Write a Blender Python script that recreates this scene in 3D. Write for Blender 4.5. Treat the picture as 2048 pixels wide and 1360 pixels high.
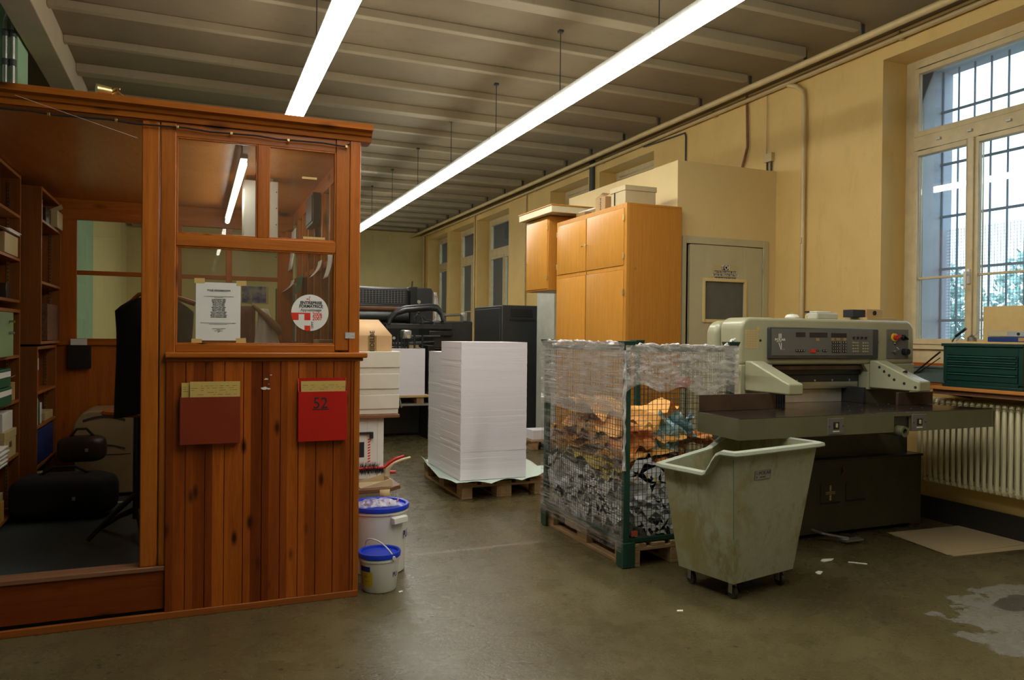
import bpy, bmesh, math, random
import numpy as np
from mathutils import Vector, Matrix
random.seed(7)
S = bpy.context.scene
for o in list(bpy.data.objects):
    bpy.data.objects.remove(o)
COL = S.collection

# ------------------------------------------------------------------ camera
FPX = 1525.98
yaw, pitch, roll = 0.39314909, -0.00667961, 0.01056242
HC = 1.45
Fv = Vector((math.sin(yaw)*math.cos(pitch), math.cos(yaw)*math.cos(pitch), math.sin(pitch)))
Rv = Vector((math.cos(yaw), -math.sin(yaw), 0)); Uv = Rv.cross(Fv)
cr, sr = math.cos(roll), math.sin(roll)
Rv, Uv = cr*Rv + sr*Uv, -sr*Rv + cr*Uv
cam = bpy.data.cameras.new('camera'); camo = bpy.data.objects.new('camera', cam); COL.objects.link(camo)
cam.sensor_width = 36.0; cam.lens = FPX/2048*36.0; cam.clip_start = .05; cam.clip_end = 200
camo.matrix_world = Matrix(((Rv.x, Uv.x, -Fv.x, 0), (Rv.y, Uv.y, -Fv.y, 0), (Rv.z, Uv.z, -Fv.z, HC), (0, 0, 0, 1)))
S.camera = camo

def P(x, y, ax, v):
    """measure: point where the sight line through pixel (x, y) meets the plane ax = v"""
    d = Fv + (x-1024)/FPX*Rv - (y-680)/FPX*Uv
    a = 'XYZ'.index(ax); c = Vector((0, 0, HC))
    t = (v-c[a])/d[a]
    return c + t*d

# ------------------------------------------------------------------ light
S.view_settings.view_transform = 'Standard'; S.view_settings.look = 'None'
S.view_settings.exposure = 0.0; S.view_settings.gamma = 1.0; S.view_settings.use_curve_mapping = False
W = bpy.data.worlds.new('sky'); S.world = W; W.use_nodes = True
wn = W.node_tree; bg = wn.nodes['Background']
bg.inputs[0].default_value = (0.62, 0.82, 1.0, 1); bg.inputs[1].default_value = 3.6
TUBE_POWER = 26.0
S.cycles.max_bounces = 8; S.cycles.diffuse_bounces = 4; S.cycles.glossy_bounces = 4
S.cycles.transparent_max_bounces = 24; S.cycles.transmission_bounces = 6
S.cycles.sample_clamp_indirect = 4

# ------------------------------------------------------------------ materials
def newmat(name):
    m = bpy.data.materials.new(name); m.use_nodes = True
    nt = m.node_tree; b = nt.nodes['Principled BSDF']
    return m, nt, b
def N(nt, t, **kw):
    n = nt.nodes.new(t)
    for k, v in kw.items(): setattr(n, k, v)
    return n
def ramp(nt, src, stops):
    r = N(nt, 'ShaderNodeValToRGB'); e = r.color_ramp.elements
    while len(e) < len(stops): e.new(.5)
    for i, (p, c) in enumerate(stops):
        e[i].position = p; e[i].color = (*c, 1) if len(c) == 3 else c
    nt.links.new(src, r.inputs[0]); return r.outputs[0]
def coords(nt, sc=(1, 1, 1), kind='Object', rot=(0, 0, 0)):
    t = N(nt, 'ShaderNodeTexCoord'); mp = N(nt, 'ShaderNodeMapping')
    mp.inputs['Scale'].default_value = sc; mp.inputs['Rotation'].default_value = rot
    nt.links.new(t.outputs[kind], mp.inputs[0]); return mp.outputs[0]
def noise(nt, vec, scale=5, detail=4, rough=.6, dist=0):
    n = N(nt, 'ShaderNodeTexNoise'); n.inputs['Scale'].default_value = scale
    n.inputs['Detail'].default_value = detail; n.inputs['Roughness'].default_value = rough
    n.inputs['Distortion'].default_value = dist
    nt.links.new(vec, n.inputs['Vector']); return n.outputs['Fac']
def mixc(nt, fac, a, b, mode='MIX'):
    m = N(nt, 'ShaderNodeMix', data_type='RGBA', blend_type=mode)
    for sock, v in ((m.inputs[0], fac), (m.inputs[6], a), (m.inputs[7], b)):
        if isinstance(v, (int, float)): sock.default_value = v
        elif isinstance(v, tuple): sock.default_value = (*v, 1)
        else: nt.links.new(v, sock)
    return m.outputs[2]
def bumpn(nt, b, h, strength=.2, dist=.01):
    n = N(nt, 'ShaderNodeBump'); n.inputs['Strength'].default_value = strength; n.inputs['Distance'].default_value = dist
    nt.links.new(h, n.inputs['Height']); nt.links.new(n.outputs[0], b.inputs['Normal'])
def math_(nt, op, a, b=None, clamp=False):
    m = N(nt, 'ShaderNodeMath', operation=op, use_clamp=clamp)
    for i, v in enumerate((a, b)):
        if v is None: continue
        if isinstance(v, (int, float)): m.inputs[i].default_value = v
        else: nt.links.new(v, m.inputs[i])
    return m.outputs[0]

_mc = {}
def plain(name, col, rough=.5, metal=0, var=.12, scale=6, bump=0, bscale=60, spec=.5, coat=0, stretch=(1, 1, 1)):
    if name in _mc: return _mc[name]
    m, nt, b = newmat(name); _mc[name] = m
    v = coords(nt, stretch); n = noise(nt, v, scale, 5)
    lo = tuple(max(0, c*(1-var)) for c in col); hi = tuple(min(1, c*(1+var)) for c in col)
    nt.links.new(ramp(nt, n, [(.3, lo), (.7, hi)]), b.inputs['Base Color'])
    b.inputs['Roughness'].default_value = rough; b.inputs['Metallic'].default_value = metal
    b.inputs['Specular IOR Level'].default_value = spec; b.inputs['Coat Weight'].default_value = coat
    if bump: bumpn(nt, b, noise(nt, v, bscale, 3), bump, .005)
    return m
def wood(name, c1, c2, axis='Z', rough=.4, grain=14, knots=0, board=None, coat=0, bump=.08, rnd=.15):
    if name in _mc: return _mc[name]
    m, nt, b = newmat(name); _mc[name] = m
    sc = {'Z': (grain, grain, .7), 'X': (.7, grain, grain), 'Y': (grain, .7, grain)}[axis]
    v = coords(nt, sc); n = noise(nt, v, 2.2, 6, .65, .6)
    col = ramp(nt, n, [(.3, c2), (.68, c1)])
    fine = noise(nt, v, 14, 3)
    col = mixc(nt, .35, col, ramp(nt, fine, [(.3, tuple(x*.6 for x in c1)), (.7, tuple(min(1, x*1.15) for x in c1))]))
    tc = N(nt, 'ShaderNodeTexCoord')
    if board:
        sp = N(nt, 'ShaderNodeSeparateXYZ'); nt.links.new(tc.outputs['Object'], sp.inputs[0])
        fl = math_(nt, 'FLOOR', math_(nt, 'DIVIDE', sp.outputs[0], board))
        wnz = N(nt, 'ShaderNodeTexWhiteNoise', noise_dimensions='1D'); nt.links.new(fl, wnz.inputs['W'])
        f = ramp(nt, wnz.outputs[0], [(0, (.50, .42, .38)), (.5, (.80, .78, .76)), (1, (1.35, 1.5, 1.4))])
        col = mixc(nt, 1.0, col, f, 'MULTIPLY')
    else:
        oi = N(nt, 'ShaderNodeObjectInfo')
        f = ramp(nt, oi.outputs['Random'], [(0, (1-rnd,)*3), (1, (1+rnd,)*3)])
        col = mixc(nt, 1.0, col, f, 'MULTIPLY')
    if knots:
        k = {'Z': (7, 7, 2.6), 'X': (2.6, 7, 7), 'Y': (7, 2.6, 7)}[axis]
        vv = coords(nt, k); vo = N(nt, 'ShaderNodeTexVoronoi'); vo.inputs['Scale'].default_value = knots
        nt.links.new(vv, vo.inputs['Vector'])
        kk = ramp(nt, vo.outputs['Distance'], [(.07, (1, 1, 1)), (.22, (0, 0, 0))])
        col = mixc(nt, kk, col, tuple(x*.22 for x in c2))
    nt.links.new(col, b.inputs['Base Color'])
    b.inputs['Roughness'].default_value = rough; b.inputs['Coat Weight'].default_value = coat*.5; b.inputs['Specular IOR Level'].default_value = .3
    b.inputs['Coat Roughness'].default_value = .25
    if bump: bumpn(nt, b, fine, bump, .004)
    return m
def emit(name, col, s):
    m = bpy.data.materials.new(name); m.use_nodes = True; nt = m.node_tree; nt.nodes.clear()
    e = N(nt, 'ShaderNodeEmission'); e.inputs[0].default_value = (*col, 1); e.inputs[1].default_value = s
    o = N(nt, 'ShaderNodeOutputMaterial'); nt.links.new(e.outputs[0], o.inputs[0]); return m
def glassmat(name, tint=(.95, .97, .96), refl=1.0, haze=.0, hazecol=(.8, .8, .75)):
    m = bpy.data.materials.new(name); m.use_nodes = True; nt = m.node_tree; nt.nodes.clear()
    t = N(nt, 'ShaderNodeBsdfTransparent'); t.inputs[0].default_value = (*tint, 1)
    g = N(nt, 'ShaderNodeBsdfGlossy'); g.inputs['Roughness'].default_value = .01
    fr = N(nt, 'ShaderNodeFresnel'); fr.inputs[0].default_value = 1.5
    mx = N(nt, 'ShaderNodeMixShader')
    nt.links.new(math_(nt, 'MULTIPLY', fr.outputs[0], refl, True), mx.inputs[0])
    nt.links.new(t.outputs[0], mx.inputs[1]); nt.links.new(g.outputs[0], mx.inputs[2])
    out = mx.outputs[0]
    if haze:
        d = N(nt, 'ShaderNodeBsdfDiffuse'); d.inputs[0].default_value = (*hazecol, 1)
        m2 = N(nt, 'ShaderNodeMixShader'); m2.inputs[0].default_value = haze
        nt.links.new(out, m2.inputs[1]); nt.links.new(d.outputs[0], m2.inputs[2]); out = m2.outputs[0]
    o = N(nt, 'ShaderNodeOutputMaterial'); nt.links.new(out, o.inputs[0]); return m

# ------------------------------------------------------------------ mesh builder
class MB:
    def __init__(s): s.v = []; s.f = []; s.mi = []; s.sm = []
    def add(s, vs, fs, mi=0, smooth=False):
        b = len(s.v); s.v += [Vector(x) for x in vs]
        for f in fs: s.f.append([b+i for i in f]); s.mi.append(mi); s.sm.append(smooth)
        return s
    def box(s, x0, x1, y0, y1, z0, z1, mi=0):
        if x0 > x1: x0, x1 = x1, x0
        if y0 > y1: y0, y1 = y1, y0
        if z0 > z1: z0, z1 = z1, z0
        return s.add([(x0,y0,z0),(x1,y0,z0),(x1,y1,z0),(x0,y1,z0),(x0,y0,z1),(x1,y0,z1),(x1,y1,z1),(x0,y1,z1)],
              [(0,3,2,1),(4,5,6,7),(0,1,5,4),(1,2,6,5),(2,3,7,6),(3,0,4,7)], mi)
    def obox(s, c, size, rot=(0, 0, 0), mi=0):
        from mathutils import Euler
        R = Euler(rot).to_matrix(); h = Vector(size)/2; c = Vector(c)
        vs = [c + R @ Vector((a*h.x, b*h.y, d*h.z)) for d in (-1, 1) for a, b in ((-1,-1),(1,-1),(1,1),(-1,1))]
        return s.add(vs, [(0,3,2,1),(4,5,6,7),(0,1,5,4),(1,2,6,5),(2,3,7,6),(3,0,4,7)], mi)
    def cyl(s, p0, p1, r0, r1=None, n=12, mi=0, cap=True):
        r1 = r0 if r1 is None else r1
        p0, p1 = Vector(p0), Vector(p1); d = (p1-p0).normalized()
        a = d.orthogonal().normalized(); b = d.cross(a)
        vs = [p0 + r0*(math.cos(t)*a + math.sin(t)*b) for t in [2*math.pi*i/n for i in range(n)]]
        vs += [p1 + r1*(math.cos(t)*a + math.sin(t)*b) for t in [2*math.pi*i/n for i in range(n)]]
        s.add(vs, [(i, (i+1) % n, n+(i+1) % n, n+i) for i in range(n)], mi, True)
        if cap:
            s.add(vs[:n], [tuple(reversed(range(n)))], mi); s.add(vs[n:], [tuple(range(n))], mi)
        return s
    def tube(s, pts, r, n=8, mi=0):
        pts = [Vector(p) for p in pts]; rings = []; a = None
        for i, p in enumerate(pts):
            d = (pts[min(i+1, len(pts)-1)] - pts[max(i-1, 0)]).normalized()
            if a is None: a = d.orthogonal().normalized()
            a = (a - a.dot(d)*d).normalized(); b = d.cross(a)
            rr = r[i] if isinstance(r, (list, tuple)) else r
            rings += [p + rr*(math.cos(2*math.pi*k/n)*a + math.sin(2*math.pi*k/n)*b) for k in range(n)]
        fs = [(i*n+k, i*n+(k+1) % n, (i+1)*n+(k+1) % n, (i+1)*n+k) for i in range(len(pts)-1) for k in range(n)]
        s.add(rings, fs, mi, True)
        m = len(pts)-1
        s.add(rings[:n], [tuple(reversed(range(n)))], mi); s.add(rings[m*n:], [tuple(range(n))], mi)
        return s
    def lathe(s, c, prof, n=32, mi=0, axis='Z'):
        c = Vector(c); vs = []
        for r, h in prof:
            for k in range(n):
                t = 2*math.pi*k/n
                q = (r*math.cos(t), r*math.sin(t), h)
                if axis == 'Y': q = (q[0], -q[2], q[1])
                if axis == 'X': q = (q[2], q[0], q[1])
                vs.append(c+Vector(q))
        fs = [(i*n+k, i*n+(k+1) % n, (i+1)*n+(k+1) % n, (i+1)*n+k) for i in range(len(prof)-1) for k in range(n)]
        return s.add(vs, fs, mi, True)
    def prism(s, poly, ax, a0, a1, mi=0, smooth=False):
        """poly: 2-D outline in the two other axes (in xyz order), extruded along ax"""
        def m(p, a):
            return {'X': (a, p[0], p[1]), 'Y': (p[0], a, p[1]), 'Z': (p[0], p[1], a)}[ax]
        n = len(poly); vs = [m(p, a0) for p in poly] + [m(p, a1) for p in poly]
        s.add(vs, [(i, (i+1) % n, n+(i+1) % n, n+i) for i in range(n)], mi, smooth)
        s.add(vs[:n], [tuple(reversed(range(n)))], mi); s.add(vs[n:], [tuple(range(n))], mi)
        return s
    def grid(s, fn, nu, nv, mi=0, smooth=True):
        vs = [fn(i/nu, j/nv) for j in range(nv+1) for i in range(nu+1)]
        fs = [(j*(nu+1)+i, j*(nu+1)+i+1, (j+1)*(nu+1)+i+1, (j+1)*(nu+1)+i) for j in range(nv) for i in range(nu)]
        return s.add(vs, fs, mi, smooth)

WL = {}
def tag(o, label=None, cat=None, group=None, kind=None):
    if label: o['label'] = label
    if cat: o['category'] = cat
    if group: o['group'] = group
    if kind: o['kind'] = kind
    return o
def empty(name, loc, label=None, cat=None, group=None, kind=None):
    o = bpy.data.objects.new(name, None); COL.objects.link(o); o.location = loc; o.empty_display_size = .1
    WL[o.name] = Vector(loc); return tag(o, label, cat, group, kind)
def build(mb, name, mats, parent=None, bevel=0, seg=2, label=None, cat=None, group=None, kind=None, normals=True, loc=None, solid=0):
    if not isinstance(mats, (list, tuple)): mats = [mats]
    if parent is not None: off = WL[parent.name]
    elif loc is not None: off = Vector(loc)
    else:
        xs = [v.x for v in mb.v]; ys = [v.y for v in mb.v]; zs = [v.z for v in mb.v]
        off = Vector(((min(xs)+max(xs))/2, (min(ys)+max(ys))/2, min(zs)))
    me = bpy.data.meshes.new(name); me.from_pydata([v-off for v in mb.v], [], mb.f)
    for m in mats: me.materials.append(m)
    me.polygons.foreach_set('material_index', mb.mi); me.polygons.foreach_set('use_smooth', mb.sm)
    if normals:
        bm = bmesh.new(); bm.from_mesh(me); bmesh.ops.remove_doubles(bm, verts=bm.verts, dist=1e-5)
        bmesh.ops.recalc_face_normals(bm, faces=bm.faces); bm.to_mesh(me); bm.free()
        try: me.set_sharp_from_angle(angle=math.radians(40))
        except Exception: pass
    me.update()
    o = bpy.data.objects.new(name, me); COL.objects.link(o)
    if parent is not None: o.parent = parent
    else: o.location = off
    WL[o.name] = off
    if solid:
        q = o.modifiers.new('Solidify', 'SOLIDIFY'); q.thickness = solid; q.offset = 0
    if bevel:
        q = o.modifiers.new('Bevel', 'BEVEL'); q.width = bevel; q.segments = seg; q.limit_method = 'ANGLE'; q.angle_limit = math.radians(40)
        q.harden_normals = False
    return tag(o, label, cat, group, kind)
def bx(name, x0, x1, y0, y1, z0, z1, mat, parent=None, bevel=.003, **k):
    return build(MB().box(x0, x1, y0, y1, z0, z1), name, mat, parent, bevel, **k)
def textmesh(body, size, mat, parent, pos, rot=(math.pi/2, 0, 0), align='CENTER', name='lettering', ext=.0006, sx=1, bold=0, **k):
    cu = bpy.data.curves.new('tmp', 'FONT'); cu.body = body; cu.size = size; cu.align_x = align; cu.align_y = 'CENTER'
    cu.extrude = ext; cu.offset = bold; cu.resolution_u = 3
    t = bpy.data.objects.new('tmp', cu); COL.objects.link(t)
    dg = bpy.context.evaluated_depsgraph_get(); me = bpy.data.meshes.new_from_object(t.evaluated_get(dg))
    bpy.data.objects.remove(t); bpy.data.curves.remove(cu)
    from mathutils import Euler
    R = Euler(rot).to_matrix()
    off = WL[parent.name] if parent is not None else Vector(pos)
    for v in me.vertices:
        c = v.co.copy(); c.x *= sx
        v.co = R @ c + Vector(pos) - off
    me.materials.clear(); me.materials.append(mat)
    o = bpy.data.objects.new(name, me); COL.objects.link(o)
    if parent is not None: o.parent = parent
    else: o.location = off
    WL[o.name] = off
    return tag(o, **k)
def copy_tree(o, parent=None):
    c = o.copy(); COL.objects.link(c)
    if parent is not None: c.parent = parent
    for ch in [x for x in ALLCH.get(o.name, [])]: copy_tree(ch, c)
    return c
ALLCH = {}
def index_children():
    ALLCH.clear()
    for o in bpy.data.objects:
        if o.parent: ALLCH.setdefault(o.parent.name, []).append(o)
def dup(o, loc, label=None, rotz=0, **k):
    index_children(); c = copy_tree(o); c.location = loc
    if rotz: c.rotation_euler[2] = rotz
    WL[c.name] = Vector(loc)
    return tag(c, label, **k)

# ------------------------------------------------------------------ palette
PI = math.pi
cream = None
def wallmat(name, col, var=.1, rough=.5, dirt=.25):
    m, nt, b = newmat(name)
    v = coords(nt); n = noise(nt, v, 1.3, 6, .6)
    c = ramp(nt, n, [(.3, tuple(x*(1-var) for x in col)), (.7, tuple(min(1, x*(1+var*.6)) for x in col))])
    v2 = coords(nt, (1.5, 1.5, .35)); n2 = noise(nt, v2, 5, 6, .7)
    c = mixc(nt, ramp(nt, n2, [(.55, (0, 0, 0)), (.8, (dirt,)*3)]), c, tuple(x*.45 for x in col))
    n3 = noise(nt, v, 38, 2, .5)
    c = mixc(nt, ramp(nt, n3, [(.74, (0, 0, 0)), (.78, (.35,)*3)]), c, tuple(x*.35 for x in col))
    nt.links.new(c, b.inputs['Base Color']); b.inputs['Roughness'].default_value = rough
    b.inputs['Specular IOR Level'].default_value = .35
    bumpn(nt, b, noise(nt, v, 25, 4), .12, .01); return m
M = {}
M['cream'] = wallmat('cream_paint', (.74, .51, .18))
M['farcream'] = wallmat('pale_cream_paint', (.68, .56, .24))
M['green'] = wallmat('green_paint', (.28, .46, .27))
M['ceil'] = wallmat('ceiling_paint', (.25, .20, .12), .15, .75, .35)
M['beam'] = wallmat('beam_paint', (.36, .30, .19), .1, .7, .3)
M['pipe'] = plain('pipe_paint', (.60, .46, .22), .4, var=.12)
M['darkpipe'] = plain('dark_pipe', (.05, .06, .06), .5)
M['frame'] = plain('window_frame_paint', (.62, .50, .28), .35, var=.12, scale=9)
M['grout'] = plain('skirting_black', (.02, .018, .015), .5)
M['orangewood'] = wood('varnished_pine', (.48, .138, .014), (.27, .062, .007), 'Z', .36, 16, 1.0, coat=.2, rnd=.12)
M['orangewoodX'] = wood('varnished_pine_rail', (.48, .138, .014), (.26, .062, .007), 'X', .36, 16, 1.0, coat=.2, rnd=.1)
M['orangewoodY'] = wood('varnished_pine_side_rail', (.50, .13, .012), (.28, .06, .006), 'Y', .32, 16, 1.0, coat=.35, rnd=.1)
M['boards'] = wood('pine_boards', (.42, .092, .009), (.19, .034, .004), 'Z', .38, 11, 1.6, board=.0925, coat=.15)  # base darker than the stiles, light falloff put into the colour
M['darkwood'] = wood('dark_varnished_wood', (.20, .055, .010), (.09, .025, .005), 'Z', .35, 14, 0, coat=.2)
M['boothceil'] = wood('plywood_ceiling', (.68, .25, .05), (.52, .17, .03), 'Y', .33, 4, 0, coat=.3)
M['shelfwood'] = wood('shelf_veneer', (.32, .11, .022), (.20, .065, .012), 'Z', .4, 18, 0)
M['shelfwoodY'] = wood('shelf_board', (.38, .14, .030), (.24, .08, .016), 'Y', .4, 18, 0)
M['cabwood'] = wood('cabinet_oak', (.68, .31, .045), (.52, .21, .025), 'Z', .36, 22, 0, coat=.25, rnd=.1)
M['cabside'] = wood('cabinet_side_oak', (.56, .235, .030), (.42, .155, .017), 'Z', .4, 26, 0, rnd=.05)
M['pallet'] = wood('rough_pallet_wood', (.42, .27, .13), (.20, .12, .055), 'Y', .8, 10, .8, bump=.3)
M['palletX'] = wood('rough_pallet_wood_cross', (.40, .26, .13), (.20, .12, .055), 'X', .8, 10, .8, bump=.3)
M['tabwood'] = wood('worn_board', (.26, .12, .06), (.13, .055, .025), 'X', .45, 10)
M['white'] = plain('white_paint', (.78, .76, .68), .5, var=.05)
M['black'] = plain('black_enamel', (.012, .012, .013), .35, var=.2)
M['blacksoft'] = plain('black_cloth', (.008, .008, .009), .9, var=.3, bump=.3)
M['charcoal'] = plain('charcoal_paint', (.022, .023, .024), .38, var=.15)
M['steel'] = plain('steel', (.5, .5, .48), .3, 1, var=.1)
M['brass'] = plain('brass', (.65, .5, .22), .35, 1)
M['zinc'] = plain('galvanised', (.42, .42, .38), .4, .8, var=.2)
M['glass'] = glassmat('clear_glass', refl=1.0, haze=.02)
M['boothglass'] = glassmat('office_glass', tint=(.93, .94, .9), refl=1.3, haze=.045, hazecol=(.8, .6, .4))  # warm veil mixed into the glass to brighten the panes
M['ink'] = plain('black_ink', (.015, .015, .02), .6, var=0)
M['redink'] = plain('red_print', (.75, .03, .01), .5, var=.05)
M['paper'] = plain('white_paper', (.80, .78, .72), .7, var=.03)
M['tape'] = plain('masking_tape', (.62, .42, .14), .5, var=.1)

# ------------------------------------------------------------------ floor
def floor_material():
    m, nt, b = newmat('worn_concrete_floor')
    v = coords(nt)
    n1 = noise(nt, v, .9, 8, .62, .3); n2 = noise(nt, v, 5.5, 8, .7, .2); n3 = noise(nt, v, 40, 4, .7)
    c = ramp(nt, n1, [(.3, (.075, .055, .020)), (.5, (.112, .090, .036)), (.72, (.165, .135, .062))])
    c = mixc(nt, ramp(nt, n2, [(.35, (.45,)*3), (.65, (0, 0, 0))]), c, (.07, .055, .028))
    c = mixc(nt, ramp(nt, n3, [(.30, (.5,)*3), (.42, (0, 0, 0))]), c, (.055, .045, .028))
    # dark specks and pits
    vo = N(nt, 'ShaderNodeTexVoronoi'); vo.inputs['Scale'].default_value = 13; vo.inputs['Randomness'].default_value = 1
    nt.links.new(v, vo.inputs['Vector'])
    sp = ramp(nt, vo.outputs['Distance'], [(.10, (1, 1, 1)), (.18, (0, 0, 0))])
    sp = math_(nt, 'MULTIPLY', sp, ramp(nt, noise(nt, v, 3, 2), [(.46, (0, 0, 0)), (.54, (1, 1, 1))]))
    c = mixc(nt, math_(nt, 'MULTIPLY', sp, .75), c, (.03, .028, .022))
    # repaired patch of pale cement near the radiator, with a dark bare spot in it
    def blob(cx, cy, rx, ry, edge=.12, ns=3.0, na=.9):
        tc = N(nt, 'ShaderNodeTexCoord'); mp = N(nt, 'ShaderNodeMapping', vector_type='POINT')
        mp.inputs['Location'].default_value = (-cx/rx, -cy/ry, 0); mp.inputs['Scale'].default_value = (1/rx, 1/ry, 0)
        nt.links.new(tc.outputs['Object'], mp.inputs[0])
        ln = N(nt, 'ShaderNodeVectorMath', operation='LENGTH'); nt.links.new(mp.outputs[0], ln.inputs[0])
        d = math_(nt, 'ADD', ln.outputs['Value'], math_(nt, 'MULTIPLY', math_(nt, 'SUBTRACT', noise(nt, v, ns, 6, .7), .5), na*2))
        return ramp(nt, d, [(1-edge, (1, 1, 1)), (1+edge*.2, (0, 0, 0))])
    FO = (2.0, 7.5, 0)
    p1 = blob(4.15-FO[0], 2.45-FO[1], .60, .58, .03)
    c = mixc(nt, math_(nt, 'MULTIPLY', p1, .8), c, mixc(nt, n2, (.14, .13, .10), (.30, .29, .27)))  # cement contrast pushed up to paint in the bluish window sheen
    p2 = blob(4.22-FO[0], 2.80-FO[1], .20, .10, .08)
    c = mixc(nt, math_(nt, 'MULTIPLY', p2, .9), c, (.05, .05, .04))
    # repaired saw cut across the aisle
    sx = N(nt, 'ShaderNodeSeparateXYZ'); nt.links.new(v, sx.inputs[0])
    yy = math_(nt, 'ABSOLUTE', math_(nt, 'ADD', math_(nt, 'ADD', sx.outputs[1], FO[1]-4.86), math_(nt, 'MULTIPLY', math_(nt, 'SUBTRACT', n2, .5), .05)))
    ln = ramp(nt, yy, [(.012, (1, 1, 1)), (.03, (0, 0, 0))])
    xx = math_(nt, 'ABSOLUTE', math_(nt, 'ADD', sx.outputs[0], FO[0]-1.75))
    ln = math_(nt, 'MULTIPLY', ln, ramp(nt, xx, [(.45, (1, 1, 1)), (.6, (0, 0, 0))]))
    c = mixc(nt, math_(nt, 'MULTIPLY', ln, .5), c, (.26, .20, .14))
    nt.links.new(c, b.inputs['Base Color'])
    nt.links.new(ramp(nt, n2, [(.3, (.20,)*3), (.7, (.36,)*3)]), b.inputs['Roughness'])
    b.inputs['Specular IOR Level'].default_value = .5
    h = math_(nt, 'ADD', n3, math_(nt, 'MULTIPLY', n2, .7)); bumpn(nt, b, h, .22, .012)
    return m
CH = 4.07
fl = MB().box(-3.5, 7.5, -5, 20, -.1, 0)
build(fl, 'floor', floor_material(), kind='structure', loc=(2.0, 7.5, 0), label='worn olive brown concrete floor')

# ------------------------------------------------------------------ ceiling
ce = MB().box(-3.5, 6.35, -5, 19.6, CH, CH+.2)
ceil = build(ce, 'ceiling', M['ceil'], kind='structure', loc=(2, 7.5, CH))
ys = [-4.0+.8*i for i in range(11)] + [4.78, 5.43, 6.18, 6.99, 7.81, 8.62, 9.5, 10.28, 11.06, 11.94, 12.76, 13.65, 14.5, 15.3, 16.1, 16.9, 17.7, 18.5]
big = {5.43, 8.62, 11.94}
for y in ys:
    if 4.0 < y < 4.5: continue
    w = .075 if y in big else .035
    zb = 3.98 if y in big else 4.0
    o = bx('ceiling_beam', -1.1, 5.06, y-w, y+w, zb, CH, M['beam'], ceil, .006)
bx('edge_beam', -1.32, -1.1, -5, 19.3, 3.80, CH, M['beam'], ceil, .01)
# ------------------------------------------------------------------ right wall with window niches
XW, XO = 5.5, 6.35
niches = [(3.63, 4.91, 1.07, 1), (8.50, 9.95, 1.2, 2), (10.30, 11.65, 1.2, 3), (13.48, 15.27, 1.2, 4), (15.45, 17.15, 1.2, 5), (17.33, 18.95, 1.2, 6)]
niches = [(-2.6, -1.2, 1.07, 9), (.4, 1.8, 1.07, 8)] + niches
wr = MB(); y = -5
ZT = 3.87
for (a, b_, zs, k) in niches:
    wr.box(XW, XO, y, a, 0, CH); wr.box(XW, XO, a, b_, 0, zs); wr.box(XW, XO, a, b_, ZT, CH); y = b_
wr.box(XW, XO, y, 19.6, 0, CH)
build(wr, 'wall_right', M['cream'], kind='structure')
bx('wall_far', -3.5, 5.5, 19.3, 19.6, 0, CH, M['farcream'], kind='structure', bevel=0)
bx('wall_back', -3.5, 5.5, -5.3, -5, 0, CH, M['cream'], kind='structure', bevel=0)
wl = MB(); wl.box(-3.7, -3.5, -5, 7.0, 0, CH)
build(wl, 'wall_left', M['green'], kind='structure')
# green pier above and behind the office, with its haunch under the edge beam
wp = MB(); wp.box(-3.5, -1.335, 7.2, 7.6, 0, CH)
build(wp, 'wall_pier', M['green'], kind='structure')
wl2 = MB(); wl2.box(-1.75, -1.45, 7.6, 10.5, 0, 2.95); wl2.box(-2.6, -1.75, 10.5, 10.7, 0, CH); wl2.box(-1.75, -1.45, 10.5, 13.2, 0, CH); build(wl2, 'wall_left_middle', M['green'], kind='structure')
wl3 = MB(); wl3.box(-1.75, -1.45, 13.2, 19.3, 0, CH); build(wl3, 'wall_left_far', M['farcream'], kind='structure')
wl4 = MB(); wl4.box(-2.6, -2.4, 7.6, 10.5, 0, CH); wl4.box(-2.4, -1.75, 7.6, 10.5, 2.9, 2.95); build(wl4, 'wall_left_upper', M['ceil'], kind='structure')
bx('baseboard_right', 5.478, 5.5, -5, 19.3, 0, .18, M['grout'], kind='structure')
bx('baseboard_far', -1.4, 5.47, 19.27, 19.3, 0, .15, M['grout'], kind='structure')

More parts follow.
